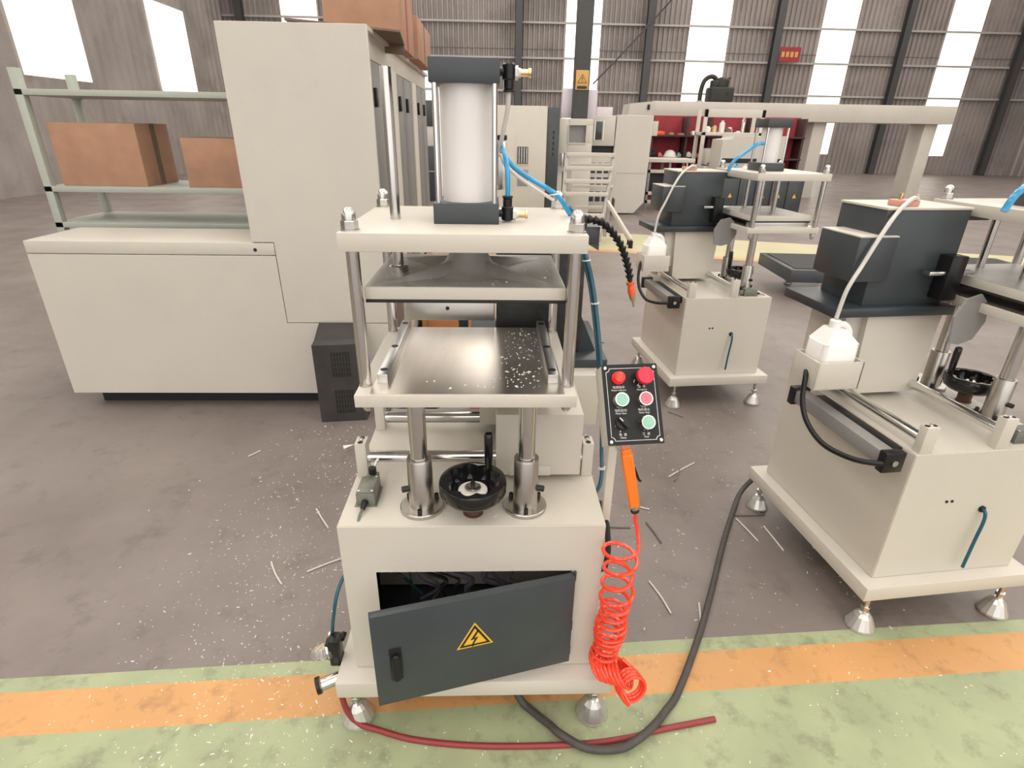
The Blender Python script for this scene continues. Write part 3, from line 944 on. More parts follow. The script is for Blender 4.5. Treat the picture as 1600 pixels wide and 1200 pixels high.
button('indicator_lamp', .275, .175, [([(0, 0), (.0150, 0), (.0150, .004), (.0135, .004)], 1), ([(.0132, .003), (.0132, .016), (.0115, .0195), (0, .0205)], 0)], [REDLAMP, REDMUSH])
button('emergency_stop_button', .700, .180, [([(0, 0), (.0150, 0), (.0150, .004), (.0095, .005), (.0095, .020)], 1),
                                             ([(.0095, .016), (.0175, .0175), (.0197, .021), (.0197, .030), (.0180, .0335), (0, .0345)], 0)], [REDMUSH, BLACK])
button('push_button', .270, .455, [(BEZ, 1), (CAPP, 0)], [GREENB, ZINC])['label'] = 'pale green motor start button'
button('push_button', .695, .455, [(BEZ, 1), (CAPP, 0)], [PINKB, ZINC])['label'] = 'pale red motor stop button'
button('push_button', .695, .745, [(BEZ, 1), (CAPP, 0)], [GREENB, ZINC])['label'] = 'pale green feed button'
sw = button('selector_switch', .275, .735, [([(0, 0), (.0160, 0), (.0160, .003), (.0138, .005), (.0138, .008), (0, .008)], 0)], [BLACK, PRINT])
ca_ = math.radians(132)
Msw = frame(uv(.275, .735), pa * math.cos(ca_) + pb * math.sin(ca_), pb * math.cos(ca_) - pa * math.sin(ca_), pn)
P1(MB().box(-.0155, .0155, -.0040, .0040, .007, .019, bev=.0015, M=Msw).box(.004, .0145, -.0010, .0010, .0188, .0193, mi=1, M=Msw), 'selector_switch_knob', [BLACK, PRINT], panel)
for (u, v, a) in ((.165, .75, 60), (.235, .83, 60), (.625, .265, 50), (.565, .215, 65)):
    c = uv(u, v)
    d = pa * math.cos(math.radians(a)) + pb * math.sin(math.radians(a))
    P1(MB().box(-.0035, .0035, -.0006, .0006, 0, .0003, M=frame(c, d, pn.cross(d), pn)), 'index_mark', PRINT, panel)


def text_mesh(body, size, name):
    cu = bpy.data.curves.new(name, 'FONT')
    cu.body = body
    cu.size = size
    cu.align_x = 'CENTER'
    cu.align_y = 'CENTER'
    cu.extrude = 0.0001
    cu.resolution_u = 3
    ob = bpy.data.objects.new(name, cu)
    COL.objects.link(ob)
    bpy.context.view_layer.update()
    dg = bpy.context.evaluated_depsgraph_get()
    me = bpy.data.meshes.new_from_object(ob.evaluated_get(dg))
    bpy.data.objects.remove(ob)
    bpy.data.curves.remove(cu)
    return me


def lettering(body, u, v, size, m=PRINT, par=None, M=None, sx=1.0):
    me = text_mesh(body, size, 'lettering')
    me.materials.clear()
    me.materials.append(m)
    o = link('lettering', me, par or panel)
    if M is None:
        p = uv(u, v)
        M = frame(p + pn * .0002, pa, pb, pn)
    o.matrix_local = M @ Matrix.Diagonal((sx, 1, 1, 1))
    return o


for (u, v, c, e) in ((.275, .290, '电源指示', 'Power Indicator'), (.69, .290, '急  停', 'Emergency'), (.275, .578, '电机启动', 'Motor Start'),
                     (.69, .578, '电机停止', 'Motor Stop'), (.275, .875, '夹  紧', 'Clamp'), (.69, .875, '工  进', 'Feed')):
    lettering(c, u, v, .0068, sx=1.05)
    lettering(e, u, v + .035, .0060, sx=.88)

# black round motor on the cabinet side
P1(MB().lathe([(0, 0), (.085, 0), (.090, .004), (.090, .010), (.078, .016), (.03, .022), (0, .022)], (.347, .075, .565), (1, 0, 0), n=40), 'side_fan_cover', RUBBER)
P1(MB().tube([(.366, .075, .64), (.372, .0, .63), (.372, -.05, .58), (.366, -.06, .53), (.36, -.03, .49)], .008, 8), 'side_rubber_pipe', RUBBER)

# filter regulator on the base's left edge
fr = empty('filter_regulator', parent=m1)
P1(MB().box(-.402, -.371, -.085, -.045, .19, .285, bev=.004).box(-.413, -.385, -.078, -.050, .205, .268, bev=.004), 'regulator_body', BLACK, fr)
P1(MB().lathe([(0, 0), (.0235, 0), (.0245, .004), (.0245, .020), (.0215, .022), (.0215, .040), (.016, .056), (.006, .064), (0, .064)], (-.398, -.064, .238), (-.95, -.25, -.18), n=28),
   'clear_bowl', CLEARB, fr)
P1(MB().lathe([(.0245, 0), (.0262, 0), (.0262, .006), (.0245, .006), (.0245, 0)], (-.404, -.066, .237), (-.95, -.25, -.18), n=28), 'bowl_ring', ZINC, fr)
P1(MB().lathe([(0, 0), (.018, 0), (.018, .05), (.0205, .052), (.0205, .060), (.012, .062), (0, .062)], (-.375, -.100, .165), (-.9, -.35, -.12), n=28), 'gauge', ZINC, fr)
P1(MB().lathe([(.0195, 0), (.024, 0), (.024, .012), (.0195, .012), (.0195, 0)], (-.424, -.119, .160), (-.9, -.35, -.12), n=28), 'gauge_cap', BLACK, fr)
P1(MB().lathe([(0, 0), (.0085, 0), (.0085, .022), (0, .022)], (-.398, -.052, .262), (0, 0, 1), n=12), 'tube_fitting', BRASS, fr)
P1(MB().cyl((-.372, -.05, .255), (-.368, -.03, .262), .008, 10), 'side_knob', BLACK, fr)

# ---- the two machines at the right
m2 = machine(False)
m2.location = (1.616, 2.331, 0)
m2.rotation_euler = (0, 0, math.radians(95))
tag(m2, 'beige press machine standing further back at right, holding a white coolant bottle', 'machine', 'press machines')
m3 = copy_tree(m2)
m3.location = (1.775, .588, 0)
m3.rotation_euler = (0, 0, math.radians(96))
tag(m3, 'beige press machine cut off at the right edge beside the thick grey cable', 'machine', 'press machines')


def world(m, p):
    return Matrix.LocRotScale(m.location, m.rotation_euler, None) @ Vector(p)


def bottle(m, label):
    b = empty('coolant_bottle', world(m, (.03, .538, .808)), m.rotation_euler.z)
    tb = MB()
    tb.prism(rounded(.052, .066, .016), 0, .15, bev=.004)
    tb.raw([(-.048, -.062, .148), (.048, -.062, .148), (.048, .062, .148), (-.048, .062, .148), (-.03, -.015, .195), (.03, -.015, .195), (.03, .03, .195), (-.03, .03, .195)],
           [(0, 1, 2, 3), (4, 5, 6, 7), (0, 1, 5, 4), (1, 2, 6, 5), (2, 3, 7, 6), (3, 0, 4, 7)])
    tb.build('body', BOTTLE, b, 50)
    MB().tube([(0, -.055, .15), (0, -.045, .185), (0, -.02, .205), (0, .01, .20)], .011, 8).build('handle', BOTTLE, b)
    MB().cyl((0, .012, .19), (0, .012, .222), .018, 16, bev=.002).build('neck', BOTTLE, b)
    tag(b, label, 'bottle', 'coolant bottles')


bottle(m2, 'white plastic coolant bottle in a tray on the machine further back')
bottle(m3, 'white plastic coolant bottle on the cut-off machine at the right edge')

# ------------------------------------------------------------------ air gun and coiled hose
ag = empty('air_blow_gun', (.375, -.13, .90))
def G(mb, name, m):
    o = mb.build(name, m, ag)
    o.location = Vector((0, 0, 0)) - Vector((.375, -.13, .90))
    return o
gd = (Vector((.401, -.15, .785)) - Vector((.365, -.142, .948))).normalized()
gx = Vector((0, -1, 0)).cross(gd).normalized()
gy = gd.cross(gx)
MG = frame((.365, -.136, .944), gx, gy, gd)
G(MB().prism([(-.0115, -.011), (.0115, -.011), (.014, 0), (.0115, .011), (-.0115, .011), (-.014, 0)], .012, .155, MG, bev=.002)
  .prism([(-.011, -.009), (.011, -.009), (.011, .009), (-.011, .009)], -.002, .014, MG, bev=.002), 'grip', ORANGE)
G(MB().box(-.010, .010, -.004, .004, -.014, 0, M=MG, bev=.001), 'hanging_tab', mat('faded_orange', (.62, .30, .19), .5))
G(MB().tube([MG @ Vector(p) for p in ((-.014, 0, .005), (-.020, .0, -.004), (-.022, .0, -.014), (-.016, .006, -.018))], .0025, 8), 'hook', ZINC)
G(MB().tube([MG @ Vector(p) for p in ((.013, -.002, .055), (.017, -.004, .075), (.020, -.006, .090), (.024, -.006, .096))], .0032, 8), 'trigger', BLACK)
G(MB().hexa(MG @ Vector((0, 0, .154)), MG @ Vector((0, 0, .168)), .0085, bev=.0008), 'hose_nut', ZINC)
G(MB().cyl(MG @ Vector((0, 0, .168)), MG @ Vector((0, 0, .173)), .0108, 16, bev=.001), 'rubber_collar', BLACK)
tag(ag, 'orange air blow gun hanging below the control panel', 'air gun')

gend = MG @ Vector((0, 0, .172))
axis = [Vector(p) for p in ((.379, -.150, .683), (.378, -.150, .622), (.379, -.150, .56), (.380, -.150, .495), (.376, -.150, .427), (.371, -.152, .357), (.362, -.157, .307))]
pitch_fn = lambda s: .052 - .033 * min(1, max(0, (s - .12) / .14))
coil = [gend, gend + Vector((.004, 0, -.03)), Vector((.4145, -.148, .716))]
# walk along the axis
dense = resample(axis, .001)
ph, s = math.radians(20), 0.0
for i, c in enumerate(dense):
    R = .041 - .006 * min(1, s / .3)
    tdir = (dense[min(i + 1, len(dense) - 1)] - dense[max(i - 1, 0)]).normalized()
    ax = Vector((1, 0, 0))
    ax = (ax - tdir * ax.dot(tdir)).normalized()
    ay = tdir.cross(ax)
    wob = .004 * math.sin(i * .05)
    k = int(s / .001)
    dph = 2 * math.pi * .001 / pitch_fn(s)
    # subdivide so that a turn has at least 18 points
    steps = max(1, int(dph / .33))
    ph += dph
    if not coil or i == 0 or (ph - last_ph) > .33:
        coil.append(c + ax * math.cos(ph) * (R + wob) + ay * math.sin(ph) * (R + wob))
        last_ph = ph
    s += .001
# slumped loops resting on the base ledge and hanging past its corner
loops = []
def loop_run(c0, c1, turns, R, axis_dir, ph0, flat=1.0, n=16):
    c0, c1 = Vector(c0), Vector(c1)
    a = Vector(axis_dir).normalized()
    ex = a.orthogonal().normalized() if abs(a.z) > .9 else Vector((0, 0, 1)).cross(a).normalized()
    ey = a.cross(ex)
    out = []
    N = int(turns * n)
    for k in range(N + 1):
        t = k / N
        p = ph0 + 2 * math.pi * turns * t
        out.append(c0.lerp(c1, t) + ex * math.cos(p) * R + ey * math.sin(p) * R * flat)
    return out
coil += loop_run((.345, -.168, .285), (.425, -.180, .262), 7, .037, (.75, -.15, .55), 0.5, 1.0)
coil += loop_run((.428, -.186, .242), (.442, -.212, .236), 3.6, .036, (.25, -1, .35), 0.5, 1.0)
coil += [Vector((.39, -.172, .25)), Vector((.365, -.15, .235)), Vector((.352, -.10, .22))]
hose = MB().tube(coil, .0050, 8, sub=2).build('coiled_air_hose', COIL)
tag(hose, 'bright orange red coiled air hose hanging beside the foreground machine', 'hose')

# ------------------------------------------------------------------ cables and hoses on the floor
cb = MB().tube([(.10, .10, .16), (.104, -.02, .145), (.12, -.055, .08), (.15, -.08, .025), (.179, -.103, .014), (.23, -.155, .022), (.26, -.19, .030), (.33, -.225, .022), (.42, -.228, .022), (.48, -.205, .030),
                (.531, -.169, .030), (.58, -.118, .016), (.643, -.048, .012), (.767, .142, .012), (.884, .344, .012), (1.04, .629, .012), (1.167, .846, .012), (1.25, .97, .03), (1.325, 1.0, .10), (1.40, .99, .145)],
               .0115, 12).build('power_cable', CABLE)
tag(cb, 'thick grey power cable looping across the floor between two machines', 'cable')
rh = MB().tube([(-.372, -.118, .148), (-.368, -.122, .10), (-.355, -.130, .055), (-.325, -.140, .020), (-.27, -.152, .009), (-.15, -.185, .009), (.05, -.205, .009), (.3, -.205, .009),
                (.45, -.19, .009), (.55, -.168, .009), (.726, -.138, .009)], .0085, 10).build('red_air_hose', REDHOSE)
tag(rh, 'dark red hose running along the floor under the foreground machine', 'hose')

# ------------------------------------------------------------------ big beige enclosure at the left with a row of grey doors
enc = empty('machine_enclosure', (-.9, 1.94, 0))
def E1(mb, name, m):
    o = mb.build(name, m, enc)
    o.location = (.9, -1.94, 0)
    return o
g = .0035
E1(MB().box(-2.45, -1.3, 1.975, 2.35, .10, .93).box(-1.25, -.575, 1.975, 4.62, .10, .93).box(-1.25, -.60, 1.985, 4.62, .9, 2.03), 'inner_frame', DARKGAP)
E1(MB().prism([(-1.268, 1.014), (-1.149, 1.014), (-1.143, .552), (-.548, .552), (-.548, 2.05), (-1.268, 2.05)], 0, .03,
              frame((0, 1.97, 0), Vector((1, 0, 0)), Vector((0, 0, 1)), Vector((0, -1, 0))), bev=.002), 'upper_end_panel', PAINT2)
E1(MB().prism([(-2.5, .939), (-1.1525, .939), (-1.1465, .548), (-.556, .548), (-.566, .095), (-2.5, .095)], 0, .03,
              frame((0, 1.97, 0), Vector((1, 0, 0)), Vector((0, 0, 1)), Vector((0, -1, 0))), bev=.002), 'lower_end_panel', PAINT2)
E1(MB().box(-2.5, -1.1525, 1.942, 2.4, .943, 1.010, bev=.002), 'sill_panel', PAINT2)
E1(MB().cyl((-1.258, 1.940, .972), (-1.258, 1.944, .972), .010, 16), 'cable_hole', DARKGAP)
E1(MB().box(-1.272, -.55, 1.98, 4.65, 2.03, 2.05), 'top_cover', PAINT2)
E1(MB().box(-1.268, -1.25, 1.98, 4.65, 1.01, 2.03), 'left_flank', PAINT2)
E1(MB().box(-.60, -.575, 1.97, 4.65, 1.92, 2.03, bev=.002), 'top_rail', PAINT2)
for (y0, y1) in ((2.03, 2.60), (2.87, 3.19), (3.21, 3.62), (3.86, 4.25), (4.27, 4.6)):
    d = E1(MB().box(-.60, -.570, y0, y1, .32, 1.915, bev=.003), 'door', GREYD)
    o = MB().box(-.571, -.553, (y0 + .08), y0 + .13, 1.70, 1.79, bev=.002).build('hinge', BLACK, d)
    o = MB().box(-.571, -.553, (y0 + .08), y0 + .13, .55, .64, bev=.002).build('hinge', BLACK, d)
for (y0, y1) in ((1.97, 2.02), (2.61, 2.86), (3.63, 3.85)):
    E1(MB().box(-.60, -.562, y0, y1, .10, 1.918, bev=.002), 'door_post', PAINT2)
E1(MB().box(-.60, -.568, 2.02, 4.6, .10, .315, bev=.002), 'kick_plate', PAINT2)
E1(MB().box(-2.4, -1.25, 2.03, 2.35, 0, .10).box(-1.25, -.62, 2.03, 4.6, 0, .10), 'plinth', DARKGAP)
tag(enc, 'huge beige sheet metal enclosure at left with grey doors down its flank', 'enclosure')

# charcoal vented case on the floor
cs = empty('vented_case', (-.82, 1.90, 0))
Mc = Matrix.Translation((0, 0, 0))
c = MB().raw([(-.135, -.165, 0), (.125, -.135, 0), (.125, .02, 0), (-.135, .02, 0), (-.135, -.165, .485), (.125, -.135, .485), (.125, .02, .56), (-.135, .02, .56),
              (-.120, -.150, .512), (.112, -.120, .512)],
             [(0, 1, 2, 3), (0, 1, 5, 4), (4, 5, 9, 8), (8, 9, 6, 7), (1, 2, 6, 9, 5), (3, 0, 4, 8, 7), (2, 3, 7, 6)])
c.build('case', OLDBOX, cs, 25)
slot = MB().box(-.004, .004, -.002, .0015, -.012, .012).mesh('vent_slot', DARKGAP)
for zc in (.365, .130):
    for i in range(7):
        for j in range(5):
            x = -.035 + i * .0155
            link('vent_slot', slot, cs, (x, -.165 + (x + .135) / .26 * .03 - .001, zc + (j - 2) * .031))
tag(cs, 'grimy charcoal metal case with vent slots standing against the enclosure', 'case')

# cardboard on top of the enclosure
def carton(name, x0, x1, y0, y1, z0, z1, label, tape=False, m=CARD):
    r = empty(name, ((x0 + x1) / 2, (y0 + y1) / 2, z0))
    off = Vector(((x0 + x1) / 2, (y0 + y1) / 2, z0))
    def add(mb, n, mm):
        o = mb.build(n, mm, r)
        o.location = -off
    add(MB().box(x0, x1, y0, y1, z0, z1, bev=.004), 'box', m)
    add(MB().box(x0 - .001, x1 + .001, (y0 + y1) / 2 - .03, (y0 + y1) / 2 + .03, z0 + .002, z1 + .001), 'tape', REDTAPE if tape else CARDD)
    tag(r, label, 'box', 'cartons on the enclosure')
carton('carton', -.95, -.50, 2.72, 3.35, 2.052, 2.42, 'brown carton with red stripe on top of the beige enclosure', True)
carton('carton', -1.0, -.48, 3.42, 4.3, 2.052, 2.32, 'brown carton furthest back on top of the beige enclosure')
o = MB().box(-.28, .28, -.28, .20, 0, .012, bev=.002).box(-.28, .28, .20, .212, -.05, .01, bev=.002).build('cardboard_sheet', CARDD)
o.location = (-.72, 2.36, 2.057)
o.rotation_euler = (0, .06, .1)
tag(o, 'dark loose cardboard sheet lying over the edge of the enclosure', 'cardboard')

# storage rack left of the enclosure
rk = empty('storage_rack', (-1.9, 2.75, 0))
def K(mb, n, m):
    o = mb.build(n, m, rk)
    o.location = (1.9, -2.75, 0)
RG = mat('rack_green_grey', (.40, .43, .38), .5)
for x in (-2.9, -1.40):
    for y in (2.75, 3.25):
        K(MB().box(x, x + .05, y, y + .05, 0, 1.9, bev=.002), 'upright', RG)
for z in (.45, .95, 1.18, 1.75):
    K(MB().box(-2.9, -1.35, 2.75, 3.30, z, z + .035, bev=.002), 'shelf', RG)
tag(rk, 'grey green storage rack behind the left enclosure', 'rack')
for i, (x0, x1, z0, z1, lb) in enumerate(((-1.98, -1.45, 1.215, 1.52, 'brown carton with tape nearest the enclosure on the storage rack'), (-2.8, -2.25, 1.215, 1.6, 'larger brown carton at the far end of the storage rack'))):
    carton('carton', x0, x1, 2.80, 3.2, z0, z1, lb, False)

# ------------------------------------------------------------------ objects behind the foreground machine
pl = empty('plywood_crate', (.02, 3.35, 0))
for i in range(4):
    o = MB().box(-.55, .62, -.12 + i * .0, -.10, .02 + i * .15, .16 + i * .15, bev=.003).build('plank', WOOD, pl)
for x in (-.5, .56):
    MB().box(x, x + .06, -.135, -.12, 0, .62, bev=.003).build('batten', WOOD, pl)
MB().box(-.55, .62, -.10, .4, .0, .60, bev=.004).build('crate_body', WOOD, pl)
tag(pl, 'orange plywood crate seen under the press behind the machine', 'crate')
o = MB().prism(rounded(.055, .035, .01), 0, .03, bev=.004).build('red_plastic_block', mat('dull_red_plastic', (.42, .06, .07), .5))
o.location = (-.03, 1.93, 0)
tag(o, 'small dull red block on the floor behind the slide rods', 'block')


def simple(name, loc, label, cat, group=None, rz=0.0):
    r = empty(name, loc, rz)
    tag(r, label, cat, group)
    def add(mb, n, m, par=None, ang=38):
        return mb.build(n, m, par or r, ang)
    return r, add

# dark grey machine bed at the right
r, add = simple('machine_bed', (3.25, 4.75, 0), 'low slate grey steel bed with levelling feet at the far right', 'machine bed', rz=math.radians(-4))
add(MB().box(-.10, 2.6, -.35, .55, .20, .33, bev=.006), 'bed_frame', SLATE)
add(MB().box(-.04, 2.5, -.29, .49, .33, .337), 'bed_top', DARKGAP)
for x in (.25, 2.3):
    for y in (-.28, .45):
        f = link('leveling_foot', _foot, r, (x, y, 0))
        link('stem', _stem, f)
        add(MB().cyl((x, y, .15), (x, y, .205), .012, 10), 'foot_stud', ZINC)

# grey machining centre at the back left of the cylinder
r, add = simple('machining_centre', (.6, 9.5, 0), 'pale beige machine with narrow windows and slate side behind the white cylinder', 'machine')
add(MB().box(-.62, .388, 0, 1.2, .05, 1.98, bev=.01), 'body', PAINT2)
add(MB().box(.388, .61, .02, 1.2, .05, 1.965, bev=.01), 'side_column', SLATE)
w = add(MB().box(-.14, .08, -.012, .01, 1.02, 1.345, bev=.003), 'window', PAINT2)
MB().box(-.125, .065, -.02, -.01, 1.05, 1.33).build('pane', GLASSD, w)
for k in range(4):
    MB().box(-.10 + k * .045, -.085 + k * .045, -.026, -.018, 1.06, 1.32).build('window_bar', ZINC, w)
add(MB().box(-.12, .075, -.008, .01, .67, .95, bev=.003), 'vent_panel', GREYM)
add(MB().box(-.33, -.16, -.006, .01, .57, 1.63, bev=.003), 'access_panel', PAINT2)
for k in range(5):
    add(MB().box(.50, .52, .01, .022, 1.55 - k * .09, 1.60 - k * .09, bev=.002), 'side_button', BLACK)
r, add = simple('slate_control_cabinet', (-1.5, 13, 0), 'slate blue control cabinet with beige band seen past the left doors', 'cabinet')
add(MB().box(-.7, .30, 0, .6, 0, 1.22, bev=.01), 'lower_box', SLATE2)
add(MB().box(-.7, .30, .02, .6, 1.22, 1.645, bev=.01), 'middle_band', PAINT2)
add(MB().box(-.7, .30, 0, .6, 1.645, 2.18, bev=.01), 'upper_box', SLATE)
add(MB().box(-.72, .31, -.02, .01, .66, .68, bev=.002), 'trim_strip', PURLIN)

# machine with a pendant screen and slate mast
r, add = simple('pendant_machine', (1.52, 9.9, 0), 'pale machine with recessed grey screen, slate mast and yellow warning plate', 'machine')
hd = add(MB().box(-.30, -.10, 0, .5, 1.22, 1.80, bev=.01).box(-.10, .34, .0, .5, 1.20, 1.40, bev=.004).box(-.10, .34, 0, .5, 1.69, 1.80, bev=.004)
         .box(.22, .34, 0, .5, 1.39, 1.70, bev=.004), 'screen_housing', PAINT2)
MB().box(-.105, .225, .08, .10, 1.385, 1.705).build('screen', SCREEN, hd)
MB().ring([(-.11, 1.38), (.23, 1.38), (.23, 1.71), (-.11, 1.71)], [(-.095, 1.40), (.215, 1.40), (.215, 1.692), (-.095, 1.692)], 0, .02,
          frame((0, 0, 0), Vector((1, 0, 0)), Vector((0, 0, 1)), Vector((0, -1, 0)))).build('screen_bezel', PAINT2, hd)
add(MB().box(-.13, .36, .05, .5, 0.0, 1.20, bev=.01), 'pedestal', PAINT2)
for k, x in enumerate((-.20, -.12)):
    add(MB().box(x, x + .03, .02, .05, .98, 1.22, bev=.002), 'guide_bar', ZINC)
add(MB().box(-.28, -.10, .05, .3, .90, .98, bev=.004), 'guide_foot', PAINT2)
mst = add(MB().box(.02, .30, .5, .75, 1.80, 6.0, bev=.01), 'mast', COLUMN)
sg = MB().box(.04, .275, .475, .499, 2.29, 2.61, bev=.002).build('warning_plate', SIGNY, mst)
Ms = frame((.158, .474, 2.47), Vector((1, 0, 0)), Vector((0, 0, 1)), Vector((0, -1, 0)))
T3 = lambda s, dy=-.02: [(s * math.cos(a), dy + s * math.sin(a)) for a in (math.radians(90), math.radians(210), math.radians(330))]
sg2 = MB().ring(T3(.10), T3(.085), 0, .003, Ms).prism([(-.008, .03), (.008, .03), (.004, -.03), (-.004, -.03)], 0, .003, Ms).prism(ngon(8, .008), 0, .003, Ms @ Matrix.Translation((0, -.045, 0)))
sg2.prism([(-.09, -.165), (.09, -.165), (.09, -.118), (-.09, -.118)], 0, .003, Ms).build('warning_print', BLKPRINT, mst)
add(MB().box(-.17, .09, .72, .76, 1.82, 2.325, bev=.003), 'lilac_panel', LILAC)
add(MB().box(.27, .50, .72, .76, 1.82, 2.31, bev=.003), 'lilac_panel', LILAC)

# machine with windowed door and wide body
r, add = simple('cutting_centre', (2.6, 11, 0), 'wide pale beige machine with small dark window and chamfered foot', 'machine')
add(MB().prism([(-.12, .38), (.0, .30), (.0, .02), (.42, .02), (.62, .25), (.64, 1.90), (-.09, 1.90), (-.12, .5)], 0, 1.0,
               frame((0, 1.0, 0), Vector((1, 0, 0)), Vector((0, 0, 1)), Vector((0, -1, 0))), bev=.008), 'body', PAINT2)
ld = add(MB().box(-.58, -.11, .02, .8, 1.33, 1.88, bev=.008), 'left_housing', PAINT2)
MB().box(-.50, -.375, .005, .03, 1.445, 1.775, bev=.003).build('pane', GLASSD, ld)
MB().box(-.53, -.515, .0, .03, 1.43, 1.79).build('window_strip', ZINC, ld)
MB().box(-.355, -.34, .0, .03, 1.43, 1.79).build('window_strip', ZINC, ld)
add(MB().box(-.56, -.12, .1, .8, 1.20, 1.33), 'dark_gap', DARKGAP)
add(MB().box(-.58, -.12, .06, .8, .02, 1.20, bev=.008), 'left_base', PAINT2)
for i in range(3):
    for j in range(3):
        add(MB().box(-.55 + i * .14, -.45 + i * .14, .05, .07, .25 + j * .28, .45 + j * .28, bev=.002), 'dark_opening', SLATE2)
add(MB().box(.62, .76, .05, .6, 1.53, 1.80, bev=.005), 'right_bracket', PAINT2)
add(MB().box(-.04, .61, -.004, .006, .815, .822), 'seam', GREYM)
o = MB().box(-.17, .15, 0, .02, 0, .17, bev=.002).build('paper_sign', LILAC)
o.location = (2.32, 11.35, 1.879)
tag(o, 'pale lilac sign standing on top of the windowed beige machine', 'sign')

# stepped trolley
r, add = simple('stepped_stand', (1.5, 7.5, 0), 'pale grey stepped steel stand with slanted rungs behind the top plate', 'stand')
def bar(p0, p1, w, m=PAINT2, n='rung'):
    a, b = Vector(p0), Vector(p1)
    d = (b - a).normalized()
    up = Vector((0, 0, 1)) if abs(d.z) < .9 else Vector((0, 1, 0))
    x = up.cross(d).normalized()
    y = d.cross(x)
    return add(MB().box(-w / 2, w / 2, -w / 2, w / 2, 0, (b - a).length, bev=w * .08, M=frame(a, x, y, d)), n, m)
GALV = mat('galvanised_tube', (.37, .35, .335), .4, metal=.2)
for x0, x1 in ((-.42, -.33), (.18, .40)):
    bar((x0, .0, .05), (x1, .45, 1.28), .055, GALV, n='upright')
    bar((x0 + .17, .45, .05), (x1 + .09, .75, 1.12), .055, GALV, n='upright')
for k, z in enumerate((1.27, 1.08, .90, .72, .42, .20)):
    t = (z - .05) / 1.23
    bar((-.42 + .09 * t, .45 * t - .03, z), (.18 + .22 * t, .45 * t - .03, z), .060)
for k, z in enumerate((1.12, .80, .48)):
    bar((-.25 + .06 * k, .62, z), (.46, .62, z), .045)
bar((.30, .2, .62), (.62, -.25, .12), .05, n='brace')
bar((.42, .45, .50), (.66, .02, .08), .05, n='brace')
for p in ((.62, -.25), (-.42, 0), (.66, .02)):
    add(MB().cyl((p[0], p[1], .0), (p[0], p[1], .11), .035, 14, bev=.005), 'rubber_foot', BLACK)

# work bench and stools near the red backdrop
r, add = simple('work_bench', (3.7, 11.75, 0), 'grey steel work bench with open lower frame beside the beige machine', 'bench')
add(MB().box(-.30, .75, 0, .7, 1.0, 1.075, bev=.004), 'bench_top', PAINT2)
for x in (-.25, .20, .68):
    for y in (.05, .62):
        add(MB().box(x, x + .05, y, y + .05, 0, 1.0, bev=.003), 'leg', GREYM)
for z in (.78, .32, .14):
    add(MB().box(-.25, .25, .05, .10, z, z + .07, bev=.003), 'cross_bar', PAINT2)
add(MB().box(-.22, .2, .2, .6, .36, .76, bev=.01), 'dark_bin', DARKGAP)
r, add = simple('helmet', (4.47, 13.8, 1.045), 'white hard hat on the shelf before the red backdrop', 'helmet')
add(MB().lathe([(.16, 0), (.15, .04), (.12, .11), (.06, .15), (0, .16)], n=24), 'shell', WHITE)
add(MB().lathe([(.15, -.005), (.20, -.005), (.20, .008), (.15, .008)], n=24), 'brim', WHITE)

# red backdrop booth with shelves
r, add = simple('red_shelving', (5.4, 14, 0), 'red backed shelving booth with tools under the long beige beam', 'shelving')
add(MB().box(-1.5, 2.4, .12, .20, 0, 1.98), 'red_back', REDCLOTH)
for x in (-1.48, -.62, -.05, 1.0, 2.3):
    add(MB().box(x, x + .06, -.3, .12, 0, 1.95, bev=.003), 'upright', mat('maroon_frame', (.05, .02, .02), .6) if x == -1.48 else MATS['maroon_frame'])
for z in (1.0, 1.50):
    add(MB().box(-1.48, 2.36, -.35, .12, z, z + .04, bev=.003), 'shelf', MATS['maroon_frame'])
tools = [(-1.25, .25, .09, NOZZLE), (-.95, .12, .06, CARD), (-.7, .14, .05, CARD), (-.4, .10, .10, CHIP), (-.2, .10, .08, BRASS), (.3, .12, .15, CHIP), (.5, .1, .2, WHITE), (.75, .16, .12, CHIP), (1.2, .2, .1, GREYM)]
names = ('orange', 'brown', 'tan', 'white', 'brass coloured', 'pale', 'tall white', 'wide pale', 'grey')
for (x, w, h, m), nm in zip(tools, names):
    o = MB().box(-w / 2, w / 2, -.08, .08, 0, h * .8, bev=.01).box(-w / 3, w / 3, -.05, .05, h * .8, h, bev=.008).build('tool_box', m)
    o.location = (5.4 + x, 13.85, 1.54)
    tag(o, '%s small tool box on the upper shelf of the red booth' % nm, 'tool box', 'tool boxes in the red booth')
lower = [(-1.34, .14, .16, DARKGAP, 'black'), (-1.18, .10, .10, PINKB, 'pink'), (-.69, .10, .10, GREENB, 'green'), (-.45, .13, .12, CHIP, 'off-white'), (-.25, .12, .09, CARD, 'orange brown'),
         (.2, .25, .13, CARDD, 'dark brown'), (.7, .2, .18, BLACK, 'glossy black')]
for (x, w, h, m, nm) in lower:
    o = MB().box(-w / 2, w / 2, -.08, .08, 0, h * .7, bev=.012).box(-w / 3, w / 4, -.05, .05, h * .7, h, bev=.01).build('parts_bin', m)
    o.location = (5.4 + x, 13.85, 1.041)
    tag(o, '%s parts bin on the lower shelf of the red booth' % nm, 'bin', 'parts bins in the red booth')

